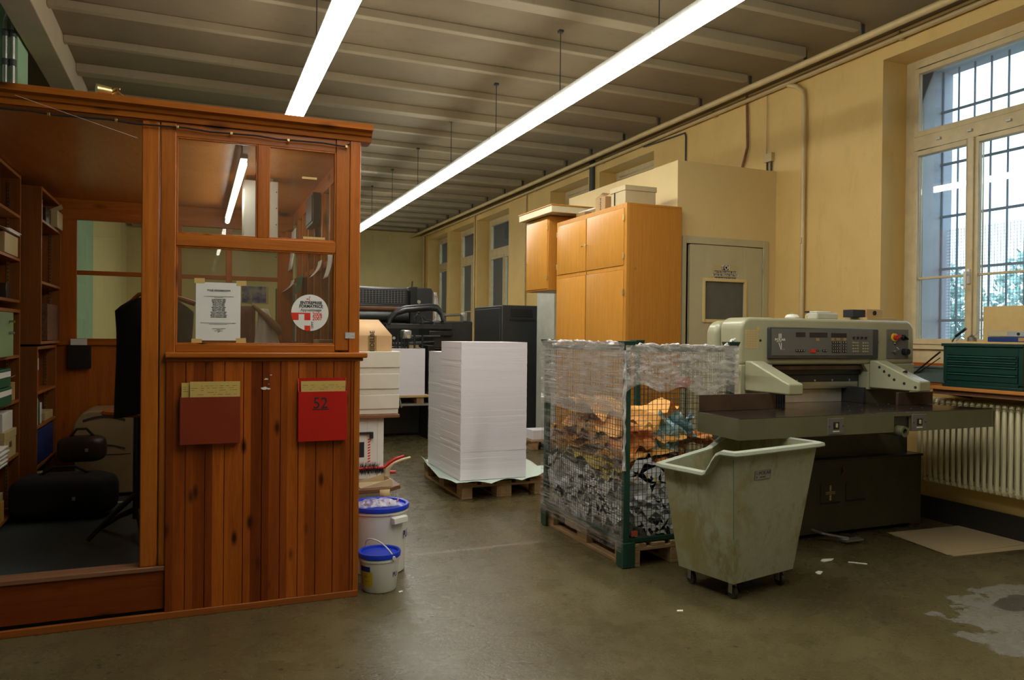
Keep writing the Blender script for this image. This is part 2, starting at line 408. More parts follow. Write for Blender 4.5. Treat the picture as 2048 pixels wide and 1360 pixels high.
# ------------------------------------------------------------------ windows
def window(n, y0, y1, handle=True, bars=True, z0=1.365):
    z1 = ZT; X0, X1 = 5.78, 5.85; ym = (y0+y1)/2
    w = empty('window_%d' % n, (5.81, ym, z0), kind='structure')
    f = MB()
    fw = .088
    f.box(X0, X1, y0, y0+fw, z0, z1); f.box(X0, X1, y1-fw, y1, z0, z1)
    f.box(X0, X1, y0+fw, y1-fw, z1-.078, z1); f.box(X0, X1, y0+fw, y1-fw, z0, z0+.045)
    f.box(X0-.01, X1, y0+fw, y1-fw, 3.08, 3.20)
    build(f, 'window_frame', M['frame'], w, .004)
    q = .045
    for (a, b_, za, zb) in ((y0+fw, ym-.005, z0+.045, 3.08), (ym+.005, y1-fw, z0+.045, 3.08), (y0+fw, y1-fw, 3.20, z1-.078)):
        s2 = MB(); s2.box(X0-.012, X1-.01, a, a+q, za, zb); s2.box(X0-.012, X1-.01, b_-q, b_, za, zb)
        s2.box(X0-.012, X1-.01, a+q, b_-q, zb-q, zb); s2.box(X0-.012, X1-.01, a+q, b_-q, za, za+q)
        if zb < 3.2: s2.box(X0+.01, X1-.03, a+q, b_-q, 1.965, 1.985)
        sh = build(s2, 'sash', M['frame'], w, .004)
        bx('pane', 5.815, 5.82, a+q, b_-q, za+q, zb-q, M['glass'], sh, 0)
    bx('mullion_cover', X0-.03, X0-.012, ym-.022, ym+.022, z0+.045, 3.08, M['frame'], w, .004)
    if n == 1:
        for yy in (ym-.30, ym+.02, ym+.30): bx('catch', X0-.03, X0-.01, yy-.02, yy+.02, 3.13, 3.15, M['steel'], w, .002)
    if handle:
        h = MB(); h.box(X0-.045, X0-.03, ym-.012, ym+.012, 1.90, 2.02); h.box(X0-.075, X0-.045, ym-.01, ym+.01, 1.97, 2.0); h.box(X0-.085, X0-.07, ym-.01, ym+.01, 1.86, 2.0)
        build(h, 'handle', M['white'], w, .003)
    bx('apron', 5.81, 5.85, y0, y1, 1.07, z0, M['frame'], w, .002)
    if bars:
        g = MB(); X = 6.22; k = y0+.06
        while k < y1: g.cyl((X, k, 1.07), (X, k, ZT), .009, n=6); k += .15
        for z in (1.62, 2.08, 2.55, 3.02, 3.49): g.box(X-.016, X-.01, y0, y1, z-.012, z+.012)
        build(g, 'security_bar', M['barpaint'], w)
        g = MB(); X = 6.30; k = y0+.01
        while k < y1: g.box(X-.0012, X+.0012, k-.0012, k+.0012, 1.07, 2.45); k += .028
        z = 1.09
        while z < 2.45: g.box(X-.0012, X+.0012, y0, y1, z-.0012, z+.0012); z += .028
        build(g, 'wire_mesh', M['barpaint'], w, normals=False)
M['barpaint'] = plain('hazed_bar_paint', (.20, .25, .34), .6)  # pale blue tone paints the daylight haze onto the bars
window(1, 3.63, 4.91)
for i, (a, b_, zs, k) in enumerate(niches):
    if k > 1: window(i, a, b_, handle=False, bars=(k in (8, 9)))
# outer reveal lining in pale grey render
M['render'] = plain('grey_render', (.42, .46, .52), .8, var=.08)
rv = MB()
for (a, b_, zs, k) in niches:
    rv.box(5.855, XO, b_-.012, b_-.001, zs+.001, ZT-.001); rv.box(5.855, XO, a+.001, a+.012, zs+.001, ZT-.001)
    rv.box(5.855, XO, a+.012, b_-.012, ZT-.012, ZT-.001)
build(rv, 'wall_reveal', M['render'], kind='structure')

# ------------------------------------------------------------------ outside
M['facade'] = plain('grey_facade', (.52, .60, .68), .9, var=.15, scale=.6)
fb = empty('building', (17, 46, 0), 'grey building across the yard seen through the far windows', 'building')
bx('facade', 13, 21, 30, 62, 0, 14, M['facade'], fb, 0)
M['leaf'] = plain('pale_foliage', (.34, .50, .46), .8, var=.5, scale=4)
M['bark'] = plain('bark', (.08, .06, .05), .9)
M['yard'] = plain('yard_gravel', (.25, .26, .25), .9)
bx('ground_outside', 7.5, 60, -30, 90, -.6, -.4, M['yard'], kind='structure', bevel=0)
def tree(x, y, h, label):
    t = empty('tree', (x, y, -.4), label, 'tree', 'trees beyond the barred window')
    build(MB().cyl((x, y, -.4), (x, y, h*.6), .16, .08), 'trunk', M['bark'], t)
    rr = random.Random(int(x*7+y)); mb = MB()
    for i in range(2600):
        u = rr.uniform(0, 2*PI); v = math.acos(rr.uniform(-1, 1)); r = rr.uniform(.55, 1)
        p = Vector((x+1.9*r*math.sin(v)*math.cos(u), y+2.0*r*math.sin(v)*math.sin(u), h*.55+h*.5*r*math.cos(v)))
        a = Vector((rr.uniform(-1, 1), rr.uniform(-1, 1), rr.uniform(-1, 1))).normalized()*.11; b = a.orthogonal().normalized()*.08
        mb.add([p-a, p-b, p+a, p+b], [(0, 1, 2, 3)])
    build(mb, 'foliage', M['leaf'], t, normals=False)
tree(17.0, 14.4, 3.6, 'leafy tree seen through the left casement of the barred window')
tree(17.0, 18.8, 3.5, 'leafy tree farthest left beyond the barred window')
tree(17.5, 10.2, 3.8, 'leafy tree seen through the right casement of the barred window')
tree(17.5, 6.0, 3.9, 'leafy tree behind the right edge of the barred window')

# ------------------------------------------------------------------ pipes on the right wall
def pipe(name, pts, r, mat, label, parent=None, clips=(), cat='pipe', **k):
    t = empty(name, pts[0], label, cat, **k)
    build(MB().tube(pts, r, 10), 'pipe_run', mat, t)
    for c in clips: build(MB().box(c[0]-r*1.3, c[0]+r*1.3, c[1]-.012, c[1]+.012, c[2]-r*1.3, c[2]+r*1.3), 'clip', mat, t, .002)
    return t
hp = empty('ceiling_pipe', (5.12, -4.5, 3.95), 'long painted pipe hung under the ends of the ceiling beams', 'pipe')
build(MB().tube([(5.12, -4.9, 3.955), (5.12, 19.25, 3.955)], .030, 10), 'pipe_run', M['pipe'], hp)
for yv in [a for a in ys if a > 4]:
    build(MB().box(5.105, 5.135, yv-.006, yv+.006, 3.98, CH), 'hanger', M['darkpipe'], hp)
wp_ = empty('wall_pipe', (5.44, -4.5, 3.94), 'long painted pipe along the top of the window wall', 'pipe')
build(MB().tube([(5.44, -4.9, 3.99), (5.44, 19.25, 3.99)], .026, 10), 'pipe_run', M['pipe'], wp_)
for yv in (4.7, 7.2, 9.8, 12.2, 15.0, 17.8):
    build(MB().box(5.425, 5.499, yv-.012, yv+.012, 3.965, 4.035), 'clip', M['pipe'], wp_)
pipe('drop_pipe', [(5.44, 6.0, 3.97), (5.455, 5.9, 3.93), (5.462, 5.82, 3.86), (5.462, 5.80, 3.75), (5.462, 5.80, .2)], .022, M['pipe'], 'painted drop pipe on the wall left of the barred window', clips=[(5.462, 5.8, 2.4)])
pipe('drop_pipe', [(5.47, 10.12, 4.06), (5.47, 10.12, .2)], .045, M['darkpipe'], 'thick dark drop pipe between the niches behind the partition room')
pipe('drop_pipe', [(5.48, 12.6, 3.97), (5.48, 12.62, 3.9), (5.48, 12.64, .2)], .018, M['pipe'], 'thin painted drop pipe left of the wall cabinet')
pipe('conduit', [(5.47, 8.7, 3.96), (5.485, 7.8, 3.93), (5.485, 7.78, 3.88), (5.485, 7.78, 3.16)], .010, M['darkpipe'], 'thin dark conduit dropping onto the partition room roof', cat='conduit')
pipe('conduit', [(5.475, 6.66, 4.06), (5.475, 6.64, 3.5), (5.475, 6.72, 3.3), (5.475, 6.72, 3.16)], .014, M['tabwood'], 'brown rusty conduit on the wall above the partition room', cat='conduit')
pipe('conduit', [(5.48, 6.35, 3.97), (5.48, 6.35, 3.35)], .006, M['pipe'], 'slim cable conduit ending in a junction box above the partition room', cat='conduit')
jb = empty('junction_box', (5.48, 6.3, 3.25), 'small junction box on the wall above the partition room corner', 'box')
bx('housing', 5.46, 5.499, 6.25, 6.36, 3.27, 3.36, M['pipe'], jb)
bx('stub_pipe', 5.475, 5.49, 6.27, 6.285, 3.17, 3.27, M['darkpipe'], jb, 0); bx('stub_pipe', 5.475, 5.49, 6.33, 6.345, 3.17, 3.27, M['darkpipe'], jb, 0)
pipe('drop_pipe', [(5.46, 19.2, 3.97), (5.46, 19.2, .2)], .03, M['pipe'], 'painted drop pipe in the far corner')
pipe('drop_pipe', [(5.48, 15.36, 3.97), (5.48, 15.36, .2)], .02, M['pipe'], 'painted drop pipe on the pier left of the third far window')
# steel pipes on the green pier, top left
for dx, lb in ((-1.362, 'bare steel conduit at the top left, right hand one of the pair'), (-1.412, 'bare steel conduit at the top left, left hand one of the pair')):
    t = empty('steel_conduit', (dx, 7.16, 2.6), lb, 'conduit', 'pair of steel conduits on the green pier')
    build(MB().tube([(dx, 7.16, 2.2), (dx, 7.16, 3.9), (dx+.03, 7.15, 4.0), (dx+.03, 7.1, 4.06)], .018, 10), 'conduit_run', M['zinc'], t)
    for z in (3.55, 3.78): build(MB().cyl((dx, 7.16, z), (dx, 7.16, z+.05), .026), 'coupling', M['darkpipe'], t)

# ------------------------------------------------------------------ ceiling lights
M['tube'] = emit('lamp_diffuser', (1.0, .98, .90), TUBE_POWER)
M['housing'] = plain('lamp_housing', (.55, .55, .5), .5)
def light(x, y0, L=1.475, proto=[None]):
    if proto[0] is None:
        t = empty('ceiling_light', (x, y0, 3.36))
        build(MB().box(x-.062, x+.062, y0+.004, y0+L-.004, 3.415, 3.455), 'housing', M['housing'], t, .004)
        build(MB().box(x-.073, x+.073, y0+.002, y0+L-.002, 3.365, 3.415), 'diffuser', M['tube'], t, .010)
        for yy in (y0+.015,):
            build(MB().cyl((x, yy, 3.455), (x, yy, 4.0), .004, n=6), 'suspension_rod', M['darkpipe'], t)
            build(MB().box(x-.02, x+.02, yy-.02, yy+.02, 3.98, 4.0), 'ceiling_bracket', M['darkpipe'], t)
        proto[0] = t; return t
    return dup(proto[0], (x, y0, 3.36))
R2 = [5.745+1.475*k for k in range(-4, 8)]
R1 = [5.70+1.475*k for k in range(-3, 1)]
n2 = ['%s ceiling light of the long right row' % s for s in ('', )]
def ordn(k): return ['nearest', 'second', 'third', 'fourth', 'fifth', 'sixth', 'seventh', 'eighth', 'ninth', 'tenth', 'eleventh', 'twelfth', 'thirteenth', 'fourteenth'][k]
vis2 = [y for y in R2 if y+1.475 > 3.7]
for y in R2:
    t = light(2.80, y)
    if y in vis2: lab = 'white fluorescent light, %s visible one of the long right row' % ordn(vis2.index(y))
    else: lab = 'white fluorescent light of the right row, %s before the nearest visible one' % ordn(R2.index(vis2[0])-R2.index(y)-1).replace('nearest', 'next')
    tag(t, lab, 'light', 'right row of suspended fluorescent lights')
vis1 = [y for y in R1 if y+1.475 > 4.3]
for y in R1:
    t = light(.80, y)
    if y in vis1: lab = 'white fluorescent light, %s visible one of the short left row' % ordn(vis1.index(y))
    else: lab = 'white fluorescent light of the left row, %s before the nearest visible one' % ordn(R1.index(vis1[0])-R1.index(y)-1).replace('nearest', 'next')
    tag(t, lab, 'light', 'left row of suspended fluorescent lights')

# ================================================================== the wooden office (booth)
BY, BB = 4.218, 7.0          # front plane, back plane
BX0, BX1 = -1.52, .835
FZ = .20                     # raised office floor
bo = empty('office_booth', (-.1, 5.6, 0), 'varnished pine office cabin with glazed front and open doorway', 'office cabin')
M['bfloor'] = plain('dark_green_lino', (.035, .05, .05), .5, var=.3, scale=3)
bx('floor_platform', BX0, BX1-.03, BY+.03, BB, .02, FZ, M['bfloor'], bo)
bx('ceiling_panel', BX0, BX1-.02, BY+.02, BB, 2.50, 2.53, M['boothceil'], bo, 0)
# front: step riser, threshold, jambs, header, stiles
bx('step_riser', BX0, -.137, BY, BY+.028, .05, .245, wood('step_board', (.24, .045, .005), (.12, .02, .002), 'X', .4, 12, 1.2, coat=.2), bo)
bx('threshold', BX0, -.137, BY-.012, BY+.10, .245, .268, M['tabwood'], bo)
kb = MB(); kb.box(BX0, .835, BY-.022, BY+.0, 0, .035); build(kb, 'kick_board', M['darkwood'] if 0 else wood('kick_board_wood', (.36, .10, .015), (.18, .05, .008), 'X', .45, 12), bo, .003)
bx('door_jamb', -.252, -.172, BY, BY+.07, .268, 2.50, M['orangewood'], bo, .005)
bx('frame_stile', -.168, -.095, BY-.004, BY+.06, .268, 2.50, M['orangewood'], bo, .005)
bx('door_header', BX0, -.168, BY, BY+.07, 2.498, 2.53, M['orangewoodX'], bo, .004)
bx('top_rail', BX0, BX1, BY+.002, BY+.06, 2.43+.015, 2.53, M['orangewoodX'], bo, .003) if 0 else bx('top_rail', -.168, .70, BY+.002, BY+.05, 2.435, 2.53, M['orangewoodX'], bo, .003)
bx('frame_stile', .702, .775, BY-.002, BY+.05, 1.355, 2.53, M['orangewood'], bo, .003)
bx('corner_post', .777, BX1, BY-.006, BY+.07, .0, 2.53, M['orangewood'], bo, .004)
bx('middle_rail', -.095, .702, BY-.001, BY+.045, 1.885, 1.945, M['orangewoodX'], bo, .003)
bx('glazing_bar', .295, .350, BY+.001, BY+.045, 1.945, 2.435, M['orangewood'], bo, .003)
bx('bottom_rail', -.095, .702, BY, BY+.05, 1.345, 1.385, M['orangewoodX'], bo, .003)
for i, (a, b_, c, d) in enumerate(((-.095, .295, 1.945, 2.435), (.350, .702, 1.945, 2.435), (-.095, .702, 1.385, 1.885))):
    gb = MB(); q = .008
    gb.box(a, a+q, BY+.004, BY+.02, c, d); gb.box(b_-q, b_, BY+.004, BY+.02, c, d); gb.box(a+q, b_-q, BY+.004, BY+.02, c, c+q); gb.box(a+q, b_-q, BY+.004, BY+.02, d-q, d)
    bd = build(gb, 'glazing_bead', M['orangewood'], bo, .002)
    bx('pane', a+.002, b_-.002, BY+.022, BY+.026, c+.002, d-.002, M['boothglass'], bd, 0)
# cornice in three stepped mouldings, returning on the right
cn = MB()
cn.prism([(BY-.012, 2.505), (BY-.016, 2.53), (BY-.030, 2.535), (BY-.036, 2.552), (BY-.062, 2.56), (BY-.066, 2.59), (BY+.1, 2.59), (BY+.1, 2.505)], 'X', BX0, BX1+.055)
cn.prism([(BX1+.002, 2.505), (BX1+.006, 2.53), (BX1+.022, 2.535), (BX1+.03, 2.552), (BX1+.05, 2.56), (BX1+.055, 2.59), (BX1-.1, 2.59), (BX1-.1, 2.505)], 'Y', BY+.1, BB+.05)
build(cn, 'cornice', M['orangewoodX'], bo)
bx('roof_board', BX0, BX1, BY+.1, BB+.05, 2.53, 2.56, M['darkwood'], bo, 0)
# sill moulding and the boarded panel
bx('sill', -.142, .875, BY-.045, BY+.02, 1.315, 1.345, M['orangewoodX'], bo, .008, seg=3)
bx('sill_moulding', -.137, .855, BY-.022, BY+.01, 1.297, 1.315, M['orangewoodX'], bo, .005)
pb = MB(); x = -.137; w = .0925
k = 0
while x < .80-.001:
    x2 = min(x+w, .806)
    pb.prism([(x+.0008, BY+.03), (x+.0008, BY-.012), (x+.003, BY-.0155), (x2-.003, BY-.0155), (x2-.0008, BY-.012), (x2-.0008, BY+.03)], 'Z', .036, 1.297); x = x2
build(pb, 'boarding', M['boards'], bo, loc=None)
bx('edge_strip', .806, .838, BY-.018, BY+.03, 0, 1.297, M['orangewood'], bo, .003)
# side and back walls
def side(xa, xb):
    bx('side_panel', xa, xb, BY+.07, BB, .02, 1.31, M['orangewoodY'] if 0 else M['orangewood'], bo, 0)
side(.80, .83)
bx('side_top_rail', .795, .835, BY+.07, BB, 2.40, 2.53, M['orangewoodY'], bo, .003)
bx('side_bottom_rail', .79, .835, BY+.07, BB, 1.31, 1.37, M['orangewoodY'], bo, .003)
bx('side_middle_rail', .797, .833, BY+.07, BB, 1.885, 1.925, M['orangewoodY'], bo, .003)
yy = BY+.07; posts = [4.32+.335*i for i in range(9)]
for i, a in enumerate(posts[:-1]):
    bx('side_post', .79, .835, a-.022, a+.022, 1.37, 2.40, M['orangewood'], bo, .003)
bx('side_pane', .812, .816, BY+.08, BB-.02, 1.37, 2.40, M['boothglass'], bo, 0)
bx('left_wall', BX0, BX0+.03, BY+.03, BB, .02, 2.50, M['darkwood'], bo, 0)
bx('back_panel', BX0+.03, .80, BB-.03, BB, .02, 1.37, M['orangewood'], bo, 0)
bx('back_bottom_rail', BX0+.03, .79, BB-.045, BB+.01, 1.33, 1.385, M['orangewoodX'], bo, .003)
bx('back_top_rail', BX0+.03, .79, BB-.04, BB+.01, 2.335, 2.50, M['orangewoodX'], bo, .003)
px_ = [(-.88, -.20), (-.109, .235), (.285, .66)]
xs = [BX0+.03, -.88, -.20, -.109, .235, .285, .66, .79]
for a, b_ in zip(xs[0::2], xs[1::2]): bx('back_post', a, b_, BB-.04, BB, 1.385, 2.335, M['orangewood'], bo, .003)
for a, b_ in px_:
    r = bx('back_middle_rail', a, b_, BB-.035, BB, 1.895, 1.93, M['orangewoodX'], bo, .003)
    bx('pane', a, b_, BB-.018, BB-.014, 1.385, 1.895, M['boothglass'], r, 0)
    bx('pane', a, b_, BB-.018, BB-.014, 1.93, 2.335, M['boothglass'], r, 0)

# worn paint chips on the boarding
rr = random.Random(3)
for (px, py, s) in ((533, 758, .012), (529, 776, .018), (537, 777, .010), (542, 750, .006), (538, 768, .004)):
    c = P(px, py, 'Y', BY-.0165); n = 9
    ch = MB(); ch.add([(c.x+s*rr.uniform(.5, 1.2)*math.cos(2*PI*i/n), BY-.0163, c.z+s*.5*rr.uniform(.4, 1.2)*math.sin(2*PI*i/n)) for i in range(n)], [tuple(range(n))]); build(ch, 'paint_chip', M['white'], bo, normals=False)

# cable along the cornice
cb = empty('cable', (-.3, BY-.02, 2.49), 'grey cable clipped below the cornice of the wooden office', 'cable')
pts = []
for i in range(21):
    u = i/20; x = BX0+(.74-BX0)*u; pts.append((x, BY-.017, 2.470+.004*math.sin(i*2.1)+.012*(1-u)))
pts.append((.775, BY-.017, 2.486))
build(MB().tube(pts, .0045, 6), 'wire', M['charcoal'], cb)
for px in (97, 232, 355, 463, 577, 693):
    c = P(px, 262, 'Y', BY-.02); j = min(range(21), key=lambda i: abs(pts[i][0]-c.x)); z = pts[j][2]
    build(MB().box(c.x-.006, c.x+.006, BY-.026, BY-.010, z-.007, z+.007), 'cable_clip', M['brass'], cb, .001)
# thin thread hanging from the cornice
a = P(30, 190, 'Y', BY-.08); b = P(275, 276, 'Y', BY-.06)
build(MB().tube([a, b], .0008, 4), 'thread', M['white'], None, label='thin pale thread hanging down across the doorway top', cat='thread')
# little clamp on the roof
cl = empty('tape_roll', (-.42, BY-.02, 2.592), 'small brass coloured roll with wire lying on the office roof edge', 'roll')
build(MB().cyl((-.452, BY-.03, 2.617), (-.39, BY-.01, 2.617), .027, .022, 16), 'roll_body', M['brass'], cl)
build(MB().tube([(-.39, BY-.01, 2.60), (-.36, BY-.02, 2.62), (-.345, BY-.03, 2.605), (-.335, BY-.03, 2.596)], .005), 'wire_end', M['brass'], cl)
build(MB().tube([(-.39, BY-.01, 2.615), (-.37, BY-.02, 2.635), (-.35, BY-.03, 2.63)], .004), 'wire_end', M['brass'], cl)

# ------------------------------------------------------------------ things on the office front
# notice
nt_ = empty('notice', (.1085, BY+.018, 1.405), 'white printed notice titled POUR INFORMATION taped to the office window', 'notice')
yn = BY+.0205
build(MB().box(0, .2165, yn-.0006, yn, 1.405, 1.705), 'sheet', M['paper'], nt_)
for (x, z) in ((-.008, 1.712), (.195, 1.705), (-.02, 1.40), (.195, 1.405)):
    build(MB().obox((x+.025, yn-.0012, z), (.05, .0008, .026), (0, random.uniform(-.06, .06), 0)), 'tape', M['tape'], nt_)
FR = (PI/2, 0, 0)
textmesh('POUR INFORMATION', .0115, M['ink'], nt_, (.110, yn-.001, 1.664), FR, bold=.0002)
bx('underline', .068, .152, yn-.0015, yn-.001, 1.6575, 1.6583, M['ink'], nt_, 0)
tl = ["A toutes les personnes qui souhaitent, dans les ateliers de", "cette imprimerie :"]
textmesh('\n'.join(tl), .0062, M['ink'], nt_, (.110, yn-.001, 1.630), FR)
dates = ["Lundi 8 janvier 2007", "Mardi 6 f\u00e9vrier 2007", "Mardi 6 mars 2007", "Jeudi 5 avril 2007", "Lundi 7 mai 2007", "Mercredi 6 juin 2007", "Jeudi 5 juillet 2007", "Mardi 7 ao\u00fbt 2007", "Jeudi 6 septembre 2007", "Jeudi 4 octobre 2007", "Mardi 6 novembre 2007", "Jeudi 6 d\u00e9cembre 2007"]
textmesh('\n'.join(dates), .0082, M['ink'], nt_, (.110, yn-.001, 1.572), FR, bold=.0003)
textmesh("Vous \u00eates invit\u00e9s \u00e0 prendre contact avec la direction pour toute question\nrelative \u00e0 ces dates, par avance merci.", .0058, M['ink'], nt_, (.108, yn-.001, 1.493), FR)
textmesh("La direction de l'imprimerie\nAtelier\nService technique\n2007", .0058, M['ink'], nt_, (.110, yn-.001, 1.458), FR)
# round sticker
sc = Vector((P(620, 625, 'Y', BY+.02).x, BY+.0195, P(620, 625.5, 'Y', BY+.02).z)); R = .0985; K = R/.0705
st = empty('round_sticker', (sc.x, sc.y, sc.z-R), 'round white and red ENTREPRISE FORMATRICE 2006 2007 sticker on the office window', 'sticker')
build(MB().cyl((sc.x, sc.y, sc.z), (sc.x, sc.y-.0008, sc.z), R, n=48), 'disc', M['paper'], st)
ys_ = sc.y-.0014
textmesh('ENTREPRISE', .0158*K, M['ink'], st, (sc.x+.004*K, ys_, sc.z+.038*K), FR, sx=.98, bold=.0007)
textmesh('FORMATRICE', .0158*K, M['ink'], st, (sc.x+.004*K, ys_, sc.z+.0245*K), FR, sx=.94, bold=.0007)
textmesh('Apprentissage', .0155*K, M['ink'], st, (sc.x+.004*K, ys_, sc.z+.0105*K), FR, sx=.9)
textmesh('2006', .0200*K, M['redink'], st, (sc.x+.028*K, ys_, sc.z-.0065*K), FR, sx=.92, bold=.0004)
textmesh('2007', .0200*K, M['redink'], st, (sc.x+.028*K, ys_, sc.z-.0225*K), FR, sx=.92, bold=.0004)
textmesh('OFFT', .0115*K, M['ink'], st, (sc.x+.0095*K, ys_, sc.z-.047*K), (PI/2, -PI/2, 0))
# cross: red block clipped by the disc with white cross bars
def clipdisc(x0, x1, z0, z1, n=14):
    top, bot = [], []
    for i in range(n+1):
        x = x0+(x1-x0)*i/n; h = math.sqrt(max(0, (R*.998)**2-x*x))
        top.append((x, min(z1, h))); bot.append((x, max(z0, -h)))
    return [(a, b) for a, b in top] + [(a, b) for a, b in reversed(bot)]
def red(x0, x1, z0, z1):
    q = [(sc.x+a, sc.z+b) for a, b in clipdisc(x0, x1, z0, z1)]
    build(MB().prism(q, 'Y', ys_, ys_+.0004), 'red_field', M['redink'], st)
red(-R*.995, -.043*K, -.029*K, -.0005*K); red(-.043*K, -.021*K, -.0055*K, -.0005*K); red(-.021*K, .0015*K, -.029*K, -.0005*K); red(-.0205*K, .0015*K, -R, -.050*K)
red(-.013*K, -.009*K, .050*K, .0555*K); red(-.006*K, -.002*K, .050*K, .0555*K); red(-.003*K, .000*K, .045*K, .049*K)
textmesh('ffff', .0060*K, M['ink'], st, (sc.x-.002*K, ys_, sc.z+.0600*K), FR)
# small label on the stile
sl = bx('label_sticker', P(690, 667, 'Y', BY).x, P(709, 677, 'Y', BY).x, BY-.008, BY-.006, P(700, 677, 'Y', BY).z, P(700, 665, 'Y', BY).z, plain('silver_label', (.5, .5, .48), .3, var=.35, scale=120), None, 0, label='small silvery label stuck on the office corner stile', cat='sticker')
# tape bits on glass
for (x0, y0, x1, lab) in ((604, 355, 634, 'strip of masking tape on the upper right office pane'), (606, 475, 650, 'yellowish tape strip low on the upper right office pane')):
    a = P(x0, y0, 'Y', BY+.02); b = P(x1, y0, 'Y', BY+.02)
    bx('masking_tape', a.x, b.x, BY+.0200, BY+.0208, a.z-.006, a.z+.006, M['tape'], None, 0, label=lab, cat='tape')
# wall pockets
def pocket(x0, x1, z0, z1, ztop, mat, name_label, yf=BY-.055):
    t = empty('wall_pocket', ((x0+x1)/2, BY-.03, z0), name_label, 'wall pocket', None)
    b = MB(); q = .003; yb = BY-.0165
    b.box(x0, x1, yb-q, yb, z0, ztop); b.box(x0, x1, yf, yf+q, z0, z1); b.box(x0+q, x1-q, yf+q, yb-q, z0, z0+q)
    b.prism([(yb-q, z0), (yf+q, z0), (yf+q, z1), (yb-q, ztop)], 'X', x0, x0+q); b.prism([(yb-q, z0), (yf+q, z0), (yf+q, z1), (yb-q, ztop)], 'X', x1-q, x1)
    build(b, 'holder', mat, t, .001); return t
M['redmetal'] = plain('red_painted_tin', (.50, .012, .006), .38, var=.08)
M['brownmetal'] = plain('brown_painted_tin', (.22, .030, .010), .38, var=.1, bump=.1)
pr_ = pocket(P(597, 800, 'Y', BY-.055).x, P(694, 800, 'Y', BY-.055).x, P(640, 882, 'Y', BY-.055).z, P(640, 783, 'Y', BY-.055).z, P(640, 756, 'Y', BY-.02).z, M['redmetal'], 'bright red wall pocket numbered 52 on the office boarding')
textmesh('52', .085, M['ink'], pr_, (P(641, 803, 'Y', BY-.056).x, BY-.0556, P(641, 807, 'Y', BY-.056).z), FR, sx=.95)
u0, u1 = P(625, 819, 'Y', BY-.056), P(659, 817, 'Y', BY-.056); bx('underline', u0.x, u1.x, BY-.0562, BY-.0550, u0.z-.002, u0.z+.002, M['ink'], pr_, 0)
pbn = pocket(P(360, 800, 'Y', BY-.055).x, P(481, 800, 'Y', BY-.055).x, P(420, 888, 'Y', BY-.055).z, P(420, 794, 'Y', BY-.055).z, P(420, 790, 'Y', BY-.02).z, M['brownmetal'], 'dull brown wall pocket left of the red one')
M['manila'] = plain('yellow_form_paper', (.60, .42, .11), .6, var=.05)
def folder(x0, x1, z0, z1, y, lab, lines=3, tilt=0.0):
    t = empty('form_folder', ((x0+x1)/2, y, z0), lab, 'folder', 'yellow forms in the wall pockets')
    build(MB().box(x0, x1, y-.002, y+.002, z0, z1), 'card', M['manila'], t)
    lb = MB(); rr = random.Random(int(x0*1000))
    for i in range(lines):
        z = z1-.022-.011*i; x = x0+.006
        while x < x1-.02:
            l = rr.uniform(.004, .03)
            if rr.random() < .7: lb.box(x, min(x+l, x1-.004), y-.0026, y-.002, z-.0007, z+.0007)
            x += l+rr.uniform(.004, .02)
    build(lb, 'printed_lines', M['ink'], t); return t
pz = P(420, 763, 'Y', BY-.035).z
folder(P(363, 790, 'Y', BY-.03).x, P(470, 790, 'Y', BY-.03).x, .93, pz-.006, BY-.030, 'yellow form at the back of the brown wall pocket')
folder(P(380, 790, 'Y', BY-.04).x, P(480, 790, 'Y', BY-.04).x, .93, pz, BY-.040, 'yellow form at the front of the brown wall pocket', 5)
folder(P(602, 790, 'Y', BY-.04).x, P(691, 790, 'Y', BY-.04).x, .93, P(640, 762, 'Y', BY-.04).z, BY-.038, 'yellow form in the red wall pocket')

# ------------------------------------------------------------------ office interior
# assumed office lamp, added for the bright strip and orange ceiling in the panes
M['tubedim'] = emit('office_tube', (1.0, .97, .88), 17.0)
ol = empty('assumed_office_lamp', (.245, 5.5, 2.45), 'assumed fluorescent tube lamp under the office ceiling seen through the upper left pane', 'light')
bx('lamp_body', .215, .255, 4.36, 6.74, 2.385, 2.41, M['housing'], ol, .003)
for yy in (4.6, 6.5): bx('hanger', .23, .24, yy, yy+.01, 2.41, 2.499, M['housing'], ol, 0)
build(MB().cyl((.235, 4.38, 2.36), (.235, 6.72, 2.36), .017, n=12), 'tube', M['tubedim'], ol)
# white metal duct panel with screws
dp = empty('white_cabinet', (.43, 5.5, 1.93), 'white sheet metal cabinet with a row of screws hung from the office ceiling', 'cabinet')
a = P(467, 362, 'Y', 5.4); b = P(556, 478, 'Y', 5.4)
bx('body', .292, b.x, 5.4, 5.62, P(510, 497, 'Y', 5.4).z, 2.47, M['white'], dp, .004)
for i in range(5): build(MB().cyl((b.x-.012, 5.399, 2.40-.11*i), (b.x-.012, 5.396, 2.40-.11*i), .004, n=8), 'screw', M['ink'], dp)
bx('mounting_bracket', a.x+.15, b.x-.03, 5.45, 5.55, 2.47, 2.499, M['housing'], dp, 0)
